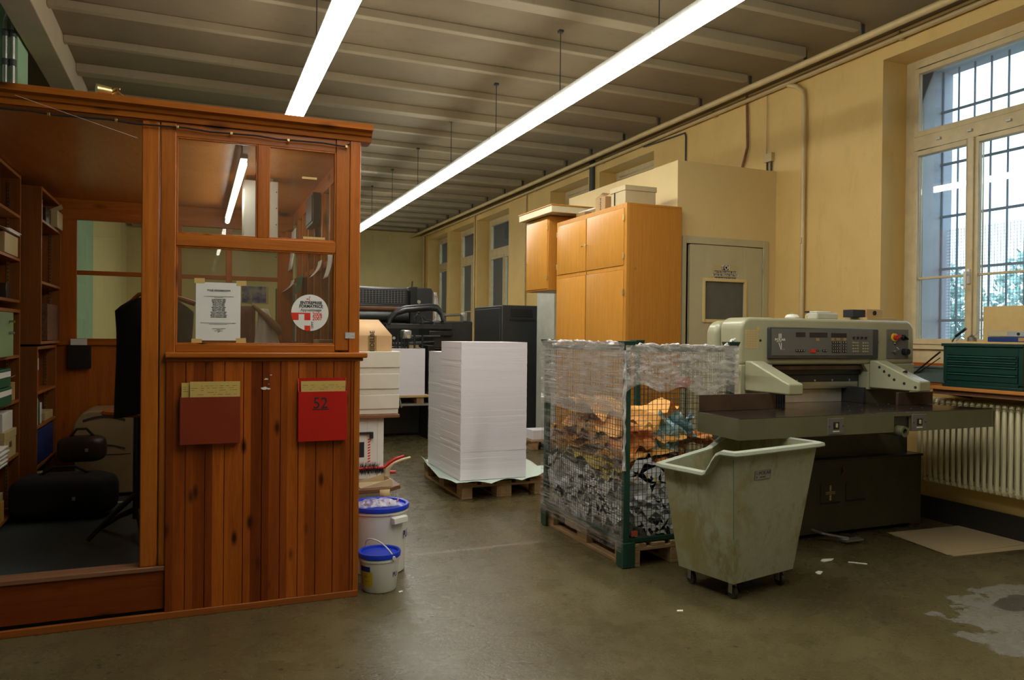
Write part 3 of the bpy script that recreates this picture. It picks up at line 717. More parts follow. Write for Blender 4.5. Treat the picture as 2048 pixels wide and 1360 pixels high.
# beige printer / copier under the back window
pp = empty('printer', (-.70, 6.55, FZ), 'beige plastic office machine with curved vents under the back window', 'printer')
M['beigepl'] = plain('beige_plastic', (.34, .25, .12), .5, var=.08)
M['beigedk'] = plain('dark_beige_vent', (.05, .035, .02), .6)
Yq = 6.45
cx0, cx1 = P(147, 880, 'Y', Yq).x, P(262, 880, 'Y', Yq).x; zt = P(180, 822, 'Y', Yq).z; zs = P(150, 842, 'Y', Yq).z
build(MB().prism([(cx0, FZ+.02), (cx1+.06, FZ+.02), (cx1+.06, zt), (cx0+.10, zt), (cx0+.05, zt-.02), (cx0, zs-.02)], 'Y', Yq, Yq+.45), 'body', M['beigepl'], pp, .012)
for z, h in ((zt-.075, .02), (zt-.29, .014)):
    vb = MB(); k = 12
    vb.add([(cx0+.06+(cx1-cx0-.1)*i/k, Yq-.003, z+s*h/2+.03*math.sin(PI*i/k)) for s in (-1, 1) for i in range(k+1)], [(i, i+1, k+2+i, k+1+i) for i in range(k)])
    build(vb, 'vent', M['beigedk'], pp, normals=False)
bx('panel_seam', cx0+.005, cx1, Yq-.002, Yq+.001, zt-.335, zt-.328, M['beigedk'], pp, 0)
# black chair: wooden round seat on a dark pedestal with star base
chr_ = empty('stool', (-.32, 5.15, FZ), 'dark stool with brown wooden seat in the office doorway', 'stool')
sc_ = P(262, 824, 'Y', 5.2); build(MB().lathe((sc_.x+.04, 5.2, sc_.z), [(.001, -.015), (.19, -.015), (.205, 0), (.19, .014), (.001, .014)], 32), 'seat', M['tabwood'] if 0 else M['orangewoodX'], chr_)
hx = sc_.x+.04
build(MB().cyl((hx, 5.2, FZ+.10), (hx, 5.2, sc_.z-.015), .028), 'column', M['black'], chr_)
ft = P(175, 1088, 'Z', FZ)
for i, ang in enumerate((0, 72, 144, 216, 288)):
    v = Vector((ft.x-hx, ft.y-5.2, 0)); v = Matrix.Rotation(math.radians(ang), 3, 'Z') @ v
    if v.length > .5: v = v.normalized()*.42 if i else v.normalized()*min(v.length, .48)
    build(MB().tube([(hx, 5.2, FZ+.26 if i == 0 else FZ+.16), (hx+v.x*.5, 5.2+v.y*.5, FZ+.15 if i == 0 else FZ+.1), (hx+v.x, 5.2+v.y, FZ+.018)], [.02, .016, .013]), 'leg', M['black'], chr_)
# black coat on a hanger
ct = empty('coat', (.0, 4.75, 1.0), 'black coat on a wooden hanger inside the office by the door post', 'coat')
Yc = 4.75; L = P(226, 700, 'Y', Yc).x; Rr = P(388, 700, 'Y', Yc).x; zt = P(300, 586, 'Y', Yc).z; zb = P(260, 822, 'Y', Yc).z; cx = (L+Rr)/2
def coatf(u, v):
    z = zt-.015-(zt-.015-zb)*v
    half = (.05+.20*min(1, (v/.10)**.6)) if v < .1 else .25-.02*math.sin(v*3)
    half = half*(Rr-L)/.5
    th = 2*PI*u
    fold = 1+.07*math.sin(9*th+4*v)*v
    d = (.035+.06*min(1, v*4))*fold
    return (cx+half*math.cos(th)*(1+.02*math.sin(7*v+3*th)), Yc+d*math.sin(th), z-.10*abs(math.cos(th))*min(1, v*6)*.4)
build(MB().grid(coatf, 48, 30), 'cloth', M['blacksoft'], ct)
hg = MB().tube([(L+.06, Yc, zt-.08), (cx-.08, Yc, zt-.01), (cx, Yc, zt+.005), (cx+.08, Yc, zt-.01), (Rr+.005, Yc-.02, zt-.055)], [.012, .012, .010, .012, .016])
build(hg, 'hanger', M['shelfwood'], ct)
build(MB().tube([(cx, Yc, zt), (cx, Yc, zt+.06), (cx+.02, Yc, zt+.085), (cx+.005, Yc, zt+.10)], .003), 'hook', M['steel'], ct)
hr = MB().tube([(cx+.005, Yc, zt+.094), (cx+.005, BY+.071, zt+.094)], .006)
bpost = bx('hook_bracket', cx-.02, cx+.03, BY+.06, BY+.072, zt+.03, zt+.15, M['steel'], bo, 0)
build(hr, 'coat_hook', M['steel'], bo)
# envelope holder on the back wall
eh = empty('letter_holder', (-.84, BB-.06, 1.12), 'black letter holder with pale card below the back window', 'letter holder')
a = P(135, 685, 'Y', BB-.07); b = P(182, 737, 'Y', BB-.07)
bx('holder', a.x, b.x, BB-.075, BB-.046, b.z, a.z-.02, M['black'], eh)
bx('card', a.x+.02, b.x-.03, BB-.065, BB-.06, a.z-.04, a.z+.03, M['paper'], eh, 0)
# bags on the office floor
def bag(name, c, s, lab, mat, strap=True, buckle=True):
    t = empty(name, (c[0], c[1], FZ), lab, 'bag')
    def f(u, v):
        th = 2*PI*u; ph = PI*(v-.5)
        e = .45
        def sp(a): return math.copysign(abs(a)**e, a)
        r = 1+.04*math.sin(5*th+3*v)
        return (c[0]+s[0]/2*sp(math.cos(th))*sp(math.cos(ph))*r, c[1]+s[1]/2*sp(math.sin(th))*sp(math.cos(ph))*r, c[2]+s[2]/2*sp(math.sin(ph)))
    build(MB().grid(f, 36, 18), 'body', mat, t)
    if strap:
        build(MB().tube([(c[0]-s[0]*.25, c[1], c[2]+s[2]*.46), (c[0]-s[0]*.1, c[1]-.03, c[2]+s[2]*.46+.06), (c[0]+s[0]*.1, c[1]-.03, c[2]+s[2]*.46+.06), (c[0]+s[0]*.25, c[1], c[2]+s[2]*.46)], .009), 'handle', mat, t)
    if buckle:
        build(MB().box(c[0]+s[0]*.1, c[0]+s[0]*.1+.02, c[1]-s[1]/2-.012, c[1]-s[1]/2+.004, c[2]-.01, c[2]+.012), 'buckle', M['steel'], t)
    return t
a = P(45, 1025, 'Z', FZ)
bag('travel_bag', (-.80, 5.86, FZ+.15), (.62, .34, .28), 'large black bag lying on the office floor by the shelves', M['blacksoft'])
M['brownleather'] = plain('dark_brown_leather', (.03, .02, .012), .4, var=.3)
bag('camera_bag', (-.74, 6.18, FZ+.41), (.30, .2, .18), 'small dark leather camera bag on top of the large bag', M['brownleather'])
bx('pale_stick', P(213, 1008, 'Z', FZ).x, -.25, P(213, 1008, 'Z', FZ).y, P(213, 1008, 'Z', FZ).y+.025, FZ, FZ+.008, M['white'], None, .001, label='thin pale strip lying on the office floor behind the stool', cat='strip')
# bag should rest: support box of dark case under the camera bag is the travel bag itself

# shelves on the left: upper and lower units
M['shelfback'] = M['shelfwood']
def shelf_unit(name, X, y0, y1, z0, z1, levels, lab, depth=.30, strip=True):
    t = empty(name, (X-depth/2, (y0+y1)/2, z0), lab, 'shelf unit')
    bx('side', X-depth, X, y0, y0+.022, z0, z1, M['shelfwood'], t, .002); bx('side', X-depth, X, y1-.022, y1, z0, z1, M['shelfwood'], t, .002)
    bx('top', X-depth, X, y0+.022, y1-.022, z1-.022, z1, M['shelfwoodY'], t, .002)
    bx('back', X-depth, X-depth+.008, y0+.022, y1-.022, z0, z1-.022, M['shelfwood'], t, 0)
    for z in levels: bx('shelf', X-depth+.008, X-.002, y0+.022, y1-.022, z-.02, z, M['shelfwoodY'], t, .002)
    if strip:
        s = MB(); x = X-.07; s.box(x-.008, x+.008, y1-.026, y1-.0225, z0+.03, z1-.05); d = MB(); z = z0+.05
        r = build(s, 'slotted_strip', M['brass'], t)
        while z < z1-.07: d.box(x-.003, x+.003, y1-.0265, y1-.0258, z, z+.008); z += .025
        build(d, 'slots', M['ink'], r)
    return t
XA, XB = -1.10, -.985
shelf_unit('shelf_unit', XA, 4.55, 6.07, 1.63, 2.62-.13, (1.65, 1.93, 2.22), 'upper open wooden shelf unit nearest the doorway on the left', .30)
shelf_unit('shelf_unit', XB, 6.10, 6.93, 1.35, 2.44, (1.37, 1.79, 2.22), 'upper open wooden shelf unit by the back wall', .32)
shelf_unit('shelf_unit', XA, 4.55, 6.07, FZ, 1.585, (FZ+.05, .62, .98, 1.28), 'lower open wooden shelf unit nearest the doorway on the left', .30)
shelf_unit('shelf_unit', XB-.02, 6.10, 6.88, FZ, 1.335, (FZ+.3, .78, 1.02), 'lower open wooden shelf unit by the back wall', .32)
M['greenbook'] = plain('green_box', (.22, .33, .15), .5, var=.06)
M['folderg'] = plain('dark_green_binder', (.01, .12, .06), .4)
M['kraft'] = plain('kraft_cardboard', (.40, .24, .09), .7, var=.08)
M['creamcard'] = plain('cream_card', (.52, .42, .20), .6, var=.06)
M['blueb'] = plain('blue_plastic', (.01, .035, .16), .4)
M['redb'] = plain('red_binder', (.50, .02, .015), .4)
M['blueblack'] = plain('dark_blue_binder', (.012, .02, .04), .4)
def cbox(name, x1, y0, y1, z0, h, d, mat, lab, cat='box', lid=None, group=None, extra=None):
    t = empty(name, (x1-d/2, (y0+y1)/2, z0), lab, cat, group)
    bx('body', x1-d, x1, y0, y1, z0+.001, z0+h, mat, t, .003)
    if lid: bx('lid', x1-d-.003, x1+.003, y0-.003, y1+.003, z0+h-lid, z0+h+.002, mat, t, .003)
    if extra == 'plate': bx('label_plate', x1, x1+.003, (y0+y1)/2-.03, (y0+y1)/2+.03, z0+h*.4, z0+h*.6, M['tabwood'], t, 0)
    if extra == 'spine': bx('spine_label', x1, x1+.001, y0+.006, y1-.006, z0+h*.55, z0+h*.85, M['paper'], t, 0)
    if extra == 'flap': build(MB().obox((x1-.03, (y0+y1)/2, z0+h+.02), (.1, y1-y0-.02, .003), (0, -.5, .1)), 'flap', mat, t)
    return t
# upper A
cbox('binder', XA-.02, 5.50, 5.57, 2.222, .235, .22, M['blueblack'], 'dark blue binder standing at the top left on the near upper shelf', 'binder')
cbox('binder', XA-.03, 5.58, 5.62, 2.222, .225, .2, plain('grey_teal_binder', (.08, .11, .1), .5), 'grey green binder standing beside the dark blue one', 'binder')
cbox('archive_box', XA+.0, 5.60, 5.98, 1.932, .13, .26, M['creamcard'], 'cream open box with papers on the near upper shelf', 'box')
for i in range(3):
    t = build(MB().grid(lambda u, v, i=i: (XA-.22+.24*u, 5.56+.03*i+.36*v, 2.075+.018*i+.028*math.sin(PI*u+i)), 8, 8), 'paper_sheaf', M['paper'], None, solid=.006,
              label=['bottom', 'middle', 'topmost'][i]+' curled white paper sheaf on the cream box on the near shelf', cat='papers', group='paper sheaves on the cream box')
cbox('file_box', XA-.02, 5.30, 5.50, 1.932, .20, .24, M['redb'], 'red and white file standing at the left edge of the near upper shelf', 'file')
cbox('pale_box', XA-.02, 5.45, 5.56, 1.652, .09, .2, M['creamcard'], 'low pale carton stacked lowest on the near bottom upper shelf', 'box')
cbox('pale_box', XA-.02, 5.45, 5.56, 1.744, .09, .2, M['paper'], 'low white carton on the pale one on the near upper shelf', 'box')
cbox('dark_case', XA-.03, 5.80, 5.92, 1.652, .10, .16, M['brownleather'], 'small dark brown case on the near upper shelf bottom', 'case')
# upper B
cbox('book', XB-.02, 6.15, 6.20, 2.222, .16, .2, M['blueb'], 'blue book leaning on the top shelf of the back unit', 'book')
cbox('book', XB-.02, 6.22, 6.26, 2.222, .15, .2, M['paper'], 'white book on the top shelf of the back unit', 'book')
cbox('dark_case', XB-.02, 6.40, 6.60, 2.222, .12, .2, M['brownleather'], 'dark case on the top shelf of the back unit', 'case')
cbox('open_box', XB+.02, 6.62, 6.86, 2.222, .13, .22, M['creamcard'], 'pale open box at the far end of the top shelf', 'box', extra='flap')
bt = cbox('wicker_basket', XB-.01, 6.42, 6.86, 1.372, .27, .24, plain('wicker', (.16, .07, .03), .8, var=.5, scale=60, bump=.6), 'brown wicker basket on the middle shelf of the back unit', 'basket')
cbox('magazine', XB-.015, 6.13, 6.16, 1.372, .36, .22, M['paper'], 'white magazine standing at the near end of the middle back shelf', 'magazine')
# lower B
cbox('binder', XB-.03, 6.15, 6.21, 1.022, .27, .24, M['redb'], 'red binder with white label on the lower back shelf', 'binder', extra='spine')
for i, (mat, l) in enumerate(((M['paper'], 'white binder nearest the side panel on the lower back shelf'), (M['folderg'], 'dark green binder between the white ones on the lower back shelf'), (M['white'], 'wide white binder on the lower back shelf'))):
    cbox('binder', XB-.03, 6.14+.07*i, 6.20+.07*i, .782, .19-.02*i, .24, mat, l, 'binder', extra='spine' if i == 2 else None)
cbox('paper_pile', XB-.03, 6.48, 6.80, .782, .06, .2, M['creamcard'], 'low pile of cream papers on the lower back shelf', 'papers')
cbox('storage_crate', XB-.03, 6.14, 6.82, .502, .24, .26, M['blueb'], 'dark blue plastic crate on the bottom back shelf', 'crate')
cbox('binder', XB-.0, 6.14, 6.22, FZ+.06, .20, .24, M['white'], 'white binder low on the back shelf unit bottom', 'binder')
# lower A
cbox('green_cabinet', XA+.035, 5.10, 5.67, 1.282, .275, .28, M['greenbook'], 'sage green metal drawer box with small knobs on the near lower unit', 'cabinet')
gk = bpy.data.objects['green_cabinet']
for z in (1.50, 1.43): build(MB().cyl((XA+.035, 5.55, z), (XA+.065, 5.55, z), .008), 'knob', M['steel'], gk)
for i in range(2):
    cbox('folder_stack', XA+.03, 5.25, 5.66-.03*i, .982+.115*i, .11, .27, M['folderg'], ['dark green lever folder lying lowest on the near lower shelf', 'dark green lever folder lying on the other green folder'][i], 'binder', extra='spine')
cbox('cardboard_box', XA+.06, 5.35, 5.92, .822+.02, .11, .28, M['kraft'], 'brown cardboard box with torn flap on the near lower shelf', 'box', extra='flap') if 0 else None
t = cbox('cardboard_box', XA+.06, 5.40, 5.86, .982, .0, .0, M['kraft'], 'x') if 0 else None
cbox('cardboard_box', XA-.01, 5.70, 5.97, .982, .12, .26, M['kraft'], 'brown cardboard box with open flap on the near lower shelf', 'box', extra='flap')
cbox('carton', XA-.01, 5.62, 5.90, .782+.02, .12, .26, M['white'], 'pale carton on top of the lidded cream box', 'box')
cbox('lidded_box', XA+.0, 5.62, 5.95, .622, .178, .27, M['creamcard'], 'cream lidded archive box with label plate on the near lower shelf', 'box', lid=.05, extra='plate')
for i in range(5):
    build(MB().grid(lambda u, v, i=i: (XA-.22+.25*u+.01*math.sin(i*3), 5.28+.01*i+.28*v, .626+.022*i+.006*math.sin(4*u+i)), 6, 6), 'paper_sheaf', M['paper'], None, solid=.014,
          label='white paper sheaf, %s in the pile left of the cream lidded box' % ['lowest', 'second', 'third', 'fourth', 'topmost'][i], cat='papers', group='white paper sheaves on the lower shelf')
cbox('yellow_box', XA+.0, 5.30, 5.62, FZ+.052, .13, .26, plain('yellow_card', (.55, .30, .04), .6), 'yellow box at the bottom left of the near lower shelf', 'box')
cbox('pale_box', XA-.03, 5.64, 5.74, FZ+.052, .16, .2, M['creamcard'], 'pale narrow box beside the yellow box at shelf bottom', 'box')

# things seen through the office glass
# blue picture taped to the back glass
pc = empty('picture', (.39, BB-.05, 1.62), 'small blue picture taped inside the back window of the office', 'picture')
a = P(484, 572, 'Y', BB-.05); b = P(532, 606, 'Y', BB-.05)
bx('border', a.x, b.x+.02, BB-.050, BB-.0485, b.z-.012, a.z, M['creamcard'], pc, 0)
m, nt2, bb = newmat('blue_print'); vv = coords(nt2); nn = noise(nt2, vv, 14, 5)
nt2.links.new(ramp(nt2, nn, [(.4, (.03, .07, .22)), (.6, (.30, .32, .30))]), bb.inputs['Base Color'])
bx('print', a.x, b.x, BB-.0515, BB-.050, b.z, a.z, m, pc, 0)
# work coat draped over a board
jk = empty('work_coat', (.42, 6.5, 1.15), 'off white work coat with brown collar hanging inside the office', 'coat')
Yj = 6.4
q = [P(x, y, 'Y', Yj) for x, y in ((497, 690), (495, 612), (512, 611), (563, 660), (569, 690))]
build(MB().grid(lambda u, v: (q[1].x+.10+(.07+.24*v)*(u-.25), Yj-.03+.02*math.sin(9*u+2*v), q[1].z-.02-.55*v), 16, 14), 'coat_body', M['white'], jk, solid=.006)
build(MB().grid(lambda u, v: (q[1].x-.06+.12*u, Yj+.02+.015*math.sin(7*u), q[1].z+.0-.6*v), 10, 10), 'lining', plain('brown_lining', (.16, .07, .04), .8), jk, solid=.006)
build(MB().tube([(q[1].x+.04, Yj-.03, q[1].z+.005), (q[1].x+.13, Yj-.06, q[1].z-.08), (q[1].x+.22, Yj-.07, q[1].z-.17), (q[1].x+.25, Yj-.06, q[1].z-.22)], [.012, .022, .034, .02], 10), 'collar', plain('brown_collar', (.25, .13, .07), .8), jk)
build(MB().tube([(q[1].x+.03, Yj, q[1].z), (q[1].x+.03, Yj, q[1].z+.08), (q[1].x+.03, BB-.05, q[1].z+.10)], .004), 'hook', M['steel'], jk)
# papers clipped to the side wall
def hangpaper(px, py0, py1, pxw, Y, lab, mat=None, curl=.03):
    a = P(px, py0, 'X', .775); zt = a.z; zb = P(px, py1, 'X', .775).z; Y = a.y; w = abs(P(px+pxw, py0, 'X', .775).y-Y)
    build(MB().grid(lambda u, v: (.775-curl*v*v, Y-w*u, zt-(zt-zb)*v), 4, 8), 'hanging_paper', mat or M['paper'], None, solid=.001, label=lab, cat='paper', group='papers hanging on the office side wall')
hangpaper(580, 468, 545, 12, 0, 'long white paper slip hanging leftmost on the office side wall')
hangpaper(636, 524, 556, 8, 0, 'short curled white paper slip hanging in the middle of the office side wall', curl=.06)
hangpaper(656, 510, 558, 10, 0, 'white paper slip hanging rightmost by the office window edge')
hangpaper(594, 555, 590, 12, 0, 'dark green paper slip hanging on the office side wall', M['folderg'])
hangpaper(575, 566, 588, 14, 0, 'pale crumpled slip hanging low at the far end of the side wall', M['white'], .08)
spk = empty('speaker', (.75, 5.4, 2.1), 'small black speaker box mounted on the office side wall', 'speaker')
a = P(617, 400, 'X', .75); b = P(630, 447, 'X', .75)
bx('housing', .735, .786, b.y, a.y, b.z, a.z, M['charcoal'], spk, .004)
bx('grille', .729, .736, b.y+.02, a.y-.02, b.z+.02, a.z-.02, M['black'], spk, .002)
# desk under the side glass with trays
dk = empty('desk', (.55, 5.7, FZ), 'wooden desk along the glazed side of the office', 'desk')
bx('desk_top', .28, .785, 4.6, 6.1, FZ+.93, FZ+.96, M['shelfwoodY'], dk, .004)
for (x, y) in ((.32, 4.65), (.74, 4.65), (.32, 6.05), (.74, 6.05)): bx('leg', x-.02, x+.02, y-.02, y+.02, FZ, FZ+.93, M['shelfwood'], dk, .002)
tt = MB(); q0 = FZ+.961
tt.prism([(.60, q0), (.74, q0), (.675, q0+.19)], 'Y', 4.78, 4.80)
build(tt, 'set_square', plain('grey_plastic', (.4, .4, .38), .4), None, label='grey triangular stand on the office desk behind the round sticker', cat='stand')
bx('paper_box', .66, .77, 4.72-.2, 4.74-.02, q0, q0+.25, M['creamcard'], None, label='upright pale card at the right end of the office desk', cat='card')
for i in range(3):
    bx('tray', .40, .64, 5.2, 5.5, q0+.05*i, q0+.05*i+.04, [M['white'], M['creamcard'], M['paper']][i], None, label='%s pale paper tray stacked on the office desk' % ['lowest', 'middle', 'topmost'][i], cat='tray', group='paper trays on the office desk')

# ================================================================== partition room with door
PX0, PY0, PY1, PZ = 4.296, 6.217, 8.467, 3.158
M['partition'] = wallmat('partition_paint', (.72, .55, .25), .06, .5, .12)
M['doorpaint'] = plain('door_paint', (.50, .45, .27), .4, var=.05)
pt = MB(); pt.box(PX0, PX0+.08, PY0+.08, PY1, 0, PZ); pt.box(PX0, 5.5, PY1, PY1+.08, 0, PZ)
pt.box(PX0, 4.353, PY0, PY0+.08, 0, PZ); pt.box(5.40, 5.5, PY0, PY0+.08, 0, PZ); pt.box(4.353, 5.40, PY0, PY0+.08, 2.43, PZ)
pt.box(PX0+.08, 5.5, PY0+.08, PY1, PZ-.05, PZ-.01)
build(pt, 'wall_partition', M['partition'], kind='structure')
dr = empty('door_1', (4.88, PY0, 0), kind='structure')
fr = MB(); fr.box(4.353, 4.40, PY0-.012, PY0+.08, 0, 2.43); fr.box(5.335, 5.40, PY0-.012, PY0+.08, 0, 2.43); fr.box(4.40, 5.335, PY0-.012, PY0+.08, 2.362, 2.43)
build(fr, 'door_frame', M['doorpaint'], dr, .004)
dl = MB(); yd = PY0-.004
wx0, wx1, wz0, wz1 = 4.625, 5.10, 1.625, 2.0
dl.box(4.447, wx0, yd, yd+.04, .01, 2.355); dl.box(wx1, 5.33, yd, yd+.04, .01, 2.355); dl.box(wx0, wx1, yd, yd+.04, .01, wz0); dl.box(wx0, wx1, yd, yd+.04, wz1, 2.355)
build(dl, 'door_leaf', M['doorpaint'], dr, .003)
wf = MB(); q = .03; wf.box(wx0-q, wx0, yd-.012, yd, wz0-q, wz1+q); wf.box(wx1, wx1+q, yd-.012, yd, wz0-q, wz1+q); wf.box(wx0, wx1, yd-.012, yd, wz1, wz1+q); wf.box(wx0, wx1, yd-.012, yd, wz0-q, wz0)
wfo = build(wf, 'window_trim', M['partition'], dr, .003)
M['smoke'] = plain('dark_glass', (.10, .105, .10), .25, var=.1)
bx('pane', wx0, wx1, yd+.012, yd+.016, wz0, wz1, M['smoke'], wfo, 0)
for z in (2.15, 1.2): bx('hinge', 5.325, 5.34, yd-.012, yd, z-.05, z+.05, M['steel'], dr, .002)
# sign TOI
sg = empty('door_sign', (4.86, yd-.004, 2.03), 'cream paper sign headed TOI in white on black above the door window', 'sign')
a = P(1425, 529, 'Y', yd); b = P(1475, 560, 'Y', yd)
bx('sheet', a.x, b.x, yd-.0015, yd, b.z-.012, a.z, M['creamcard'], sg, 0)
def bar(px0, px1, py0, py1, txt, size, bold=0):
    a = P(px0, py0, 'Y', yd); b = P(px1, py1, 'Y', yd)
    bx('black_strip', a.x, b.x, yd-.003, yd-.0015, b.z, a.z, M['ink'], sg, 0)
    textmesh(txt, size, M['paper'], sg, ((a.x+b.x)/2, yd-.0036, (a.z+b.z)/2), FR, bold=bold)
bar(1444, 1457, 530.5, 541, 'TOI', .058, .001)
bar(1429, 1472, 541, 547.5, "qui t'es bien amus\u00e9, laisse", .026)
bar(1426, 1474, 547.5, 553.5, "un peu de r\u00e9flexion dans l'\u00e9tat", .026)
bar(1429, 1472, 553.5, 560.5, "que tu voudrais la retrouver", .026)

# ================================================================== tall wooden cabinet
CX0, CX1, CY0, CY1, CZ = 3.69, 4.288, 6.13, 7.60, 2.69
tc = empty('tall_cabinet', (3.99, 6.86, 0), 'tall four door oak cabinet against the side of the partition room', 'cabinet')
b = MB(); b.box(CX0+.001, CX1, CY0+.0, CY0+.02, 0, CZ-.02); b.box(CX0+.001, CX1, CY1-.02, CY1, 0, CZ-.02); b.box(CX0+.02, CX1, CY0+.02, CY1-.02, .08, .10); b.box(CX1-.01, CX1, CY0+.02, CY1-.02, .1, CZ-.02); b.box(CX0, CX1, CY0, CY1, CZ-.02, CZ)
build(b, 'carcass', M['cabside'], tc, .002)
b = MB(); b.box(CX0-.012, CX0+.02, CY0-.002, CY0+.055, 0, CZ); build(b, 'face_stile', M['cabwood'], tc, .002)
b = MB(); b.box(CX0-.012, CX0+.02, CY1-.02, CY1+.002, 0, CZ); build(b, 'face_stile', M['cabwood'], tc, .002)
bx('face_rail', CX0-.012, CX0+.02, CY0+.055, CY1-.02, CZ-.045, CZ, M['cabwood'], tc, .002)
bx('face_rail', CX0-.012, CX0+.02, CY0+.055, CY1-.02, 2.07, 2.11, M['cabwood'], tc, .002)
bx('plinth', CX0-.012, CX0+.02, CY0+.055, CY1-.02, 0, .10, M['cabwood'], tc, .002)
bx('face_stile', CX0-.012, CX0+.02, 6.895, 6.915, .10, CZ-.045, M['cabwood'], tc, .002)
def cabdoor(y0, y1, z0, z1, knob_y, knob_z, par, X=CX0-.012, hinge_y=None, hz=()):
    d = MB()
    def ring(o): return (y0+o, y1-o, z0+o, z1-o)
    a0, a1, c0, c1 = ring(0); b0, b1, e0, e1 = ring(.045)
    d.add([(X, a0, c0), (X, a1, c0), (X, a1, c1), (X, a0, c1), (X-.006, a0, c0), (X-.006, a1, c0), (X-.006, a1, c1), (X-.006, a0, c1),
           (X-.018, b0, e0), (X-.018, b1, e0), (X-.018, b1, e1), (X-.018, b0, e1)],
          [(0, 1, 2, 3), (0, 1, 5, 4), (1, 2, 6, 5), (2, 3, 7, 6), (3, 0, 4, 7), (4, 5, 9, 8), (5, 6, 10, 9), (6, 7, 11, 10), (7, 4, 8, 11), (8, 9, 10, 11)])
    do = build(d, 'door', M['cabwood'], par)
    if knob_y: build(MB().lathe((X-.018, knob_y, knob_z), [(.004, 0), (.004, -.012), (.010, -.018), (.010, -.024), (.001, -.027)], 14, axis='X'), 'knob', M['steel'], do)
    for z in hz:
        build(MB().cyl((X-.010, hinge_y, z-.028), (X-.010, hinge_y, z+.028), .0075, n=10).box(X-.010, X-.004, hinge_y-.012, hinge_y+.012, z-.025, z+.025), 'hinge', M['brass'], do)
kz = P(1183, 489, 'X', CX0-.03).z
cabdoor(6.17, 6.893, 2.112, 2.643, 6.86, kz, tc, hinge_y=6.168, hz=(2.20, 2.555))
cabdoor(6.918, 7.578, 2.112, 2.643, 6.955, kz, tc, hinge_y=7.58, hz=(2.20, 2.555))
cabdoor(6.17, 6.893, .11, 2.068, 6.86, 1.1, tc, hinge_y=6.168, hz=(1.86, .4))
cabdoor(6.918, 7.578, .11, 2.068, 6.955, 1.1, tc, hinge_y=7.58, hz=(1.86, .4))
a = P(1270, 536, 'Y', CY0); build(MB().cyl((a.x, CY0+.001, a.z), (a.x, CY0-.003, a.z), .013, n=8), 'lock_plate', M['brass'], tc)
# boxes on the cabinet
def openbox(name, x0, x1, y0, y1, z0, z1, mat, lab, lid=0, flap=False, grp=None):
    t = empty(name, ((x0+x1)/2, (y0+y1)/2, z0), lab, 'box', grp)
    bx('body', x0, x1, y0, y1, z0+.001, z1, mat, t, .003)
    if lid: bx('lid', x0-.008, x1+.008, y0-.008, y1+.008, z1-lid, z1+.004, mat, t, .003)
    if flap:
        build(MB().add([(x0, y0, z1), (x0, y1, z1), (x0+.06, y1-.02, z1+.035), (x0+.03, (y0+y1)/2, z1+.05), (x0+.06, y0+.02, z1+.03)], [(0, 1, 2, 3, 4)]), 'flap', mat, t, solid=.003)
    return t
M['boxgrey'] = plain('grey_beige_board', (.50, .40, .22), .7, var=.05)
cb2 = openbox('lidded_carton', 3.735, 4.07, 6.25, 6.52, CZ, 2.875, M['boxgrey'], 'grey beige lidded carton on top of the tall cabinet', .045)
bx('side_tab', 3.724, 3.735, 6.44, 6.445, 2.70, 2.83, M['ink'], cb2, 0)
cb3 = openbox('open_carton', 3.72, 3.98, 6.61, 6.81, CZ, 2.83, M['kraft'], 'brown open cardboard carton beside the lidded carton on the tall cabinet', flap=True)
for i in range(7): bx('printed_mark', 3.7185, 3.72, 6.69+.004*(i % 2), 6.715-.004*(i % 3), 2.70+.018*i, 2.712+.018*i, M['ink'], cb3, 0)
a = P(1165, 421, 'X', 3.95)
build(MB().tube([(3.90, 7.05, 2.80), (3.90, 7.5, 2.80)], .012), 'rod', M['white'], None, label='thin white rod lying on top of the cabinets behind the brown carton', cat='rod')
bx('rod_block', 3.86, 3.94, 7.30, 7.5, CZ, 2.788, M['kraft'], None, 0, label='flat brown block under the white rod on the tall cabinet', cat='block')
# wall cabinet
wc = empty('wall_cabinet', (3.95, 8.0, 1.96), 'small single door oak cabinet hung high left of the tall cabinet', 'cabinet')
wy0, wy1, wz0_, wz1_ = 7.71, 8.33, 1.955, 2.785
bx('carcass', 3.63, 4.29, wy0, wy1, wz0_, wz1_, M['cabside'], wc, .003)
cabdoor(wy0+.03, wy1-.01, wz0_+.02, wz1_-.02, wy1-.05, 2.29, wc, X=3.63, hinge_y=wy0+.028, hz=(2.10, 2.66))
co = MB(); co.box(3.56, 4.29, 7.50, 8.40, 2.792, 2.865); build(co, 'cornice_board', plain('pale_edging', (.62, .55, .34), .5, var=.06), wc, .004)
bx('cornice_top', 3.552, 4.29, 7.49, 8.41, 2.865, 2.878, M['cabside'], wc, .002)
# pale locker behind
bx('locker', 4.35, 4.75, 9.05, 9.6, 0, 2.05, plain('grey_white_locker', (.50, .50, .42), .5), None, .004, label='pale grey locker standing behind the tall cabinet', cat='locker')

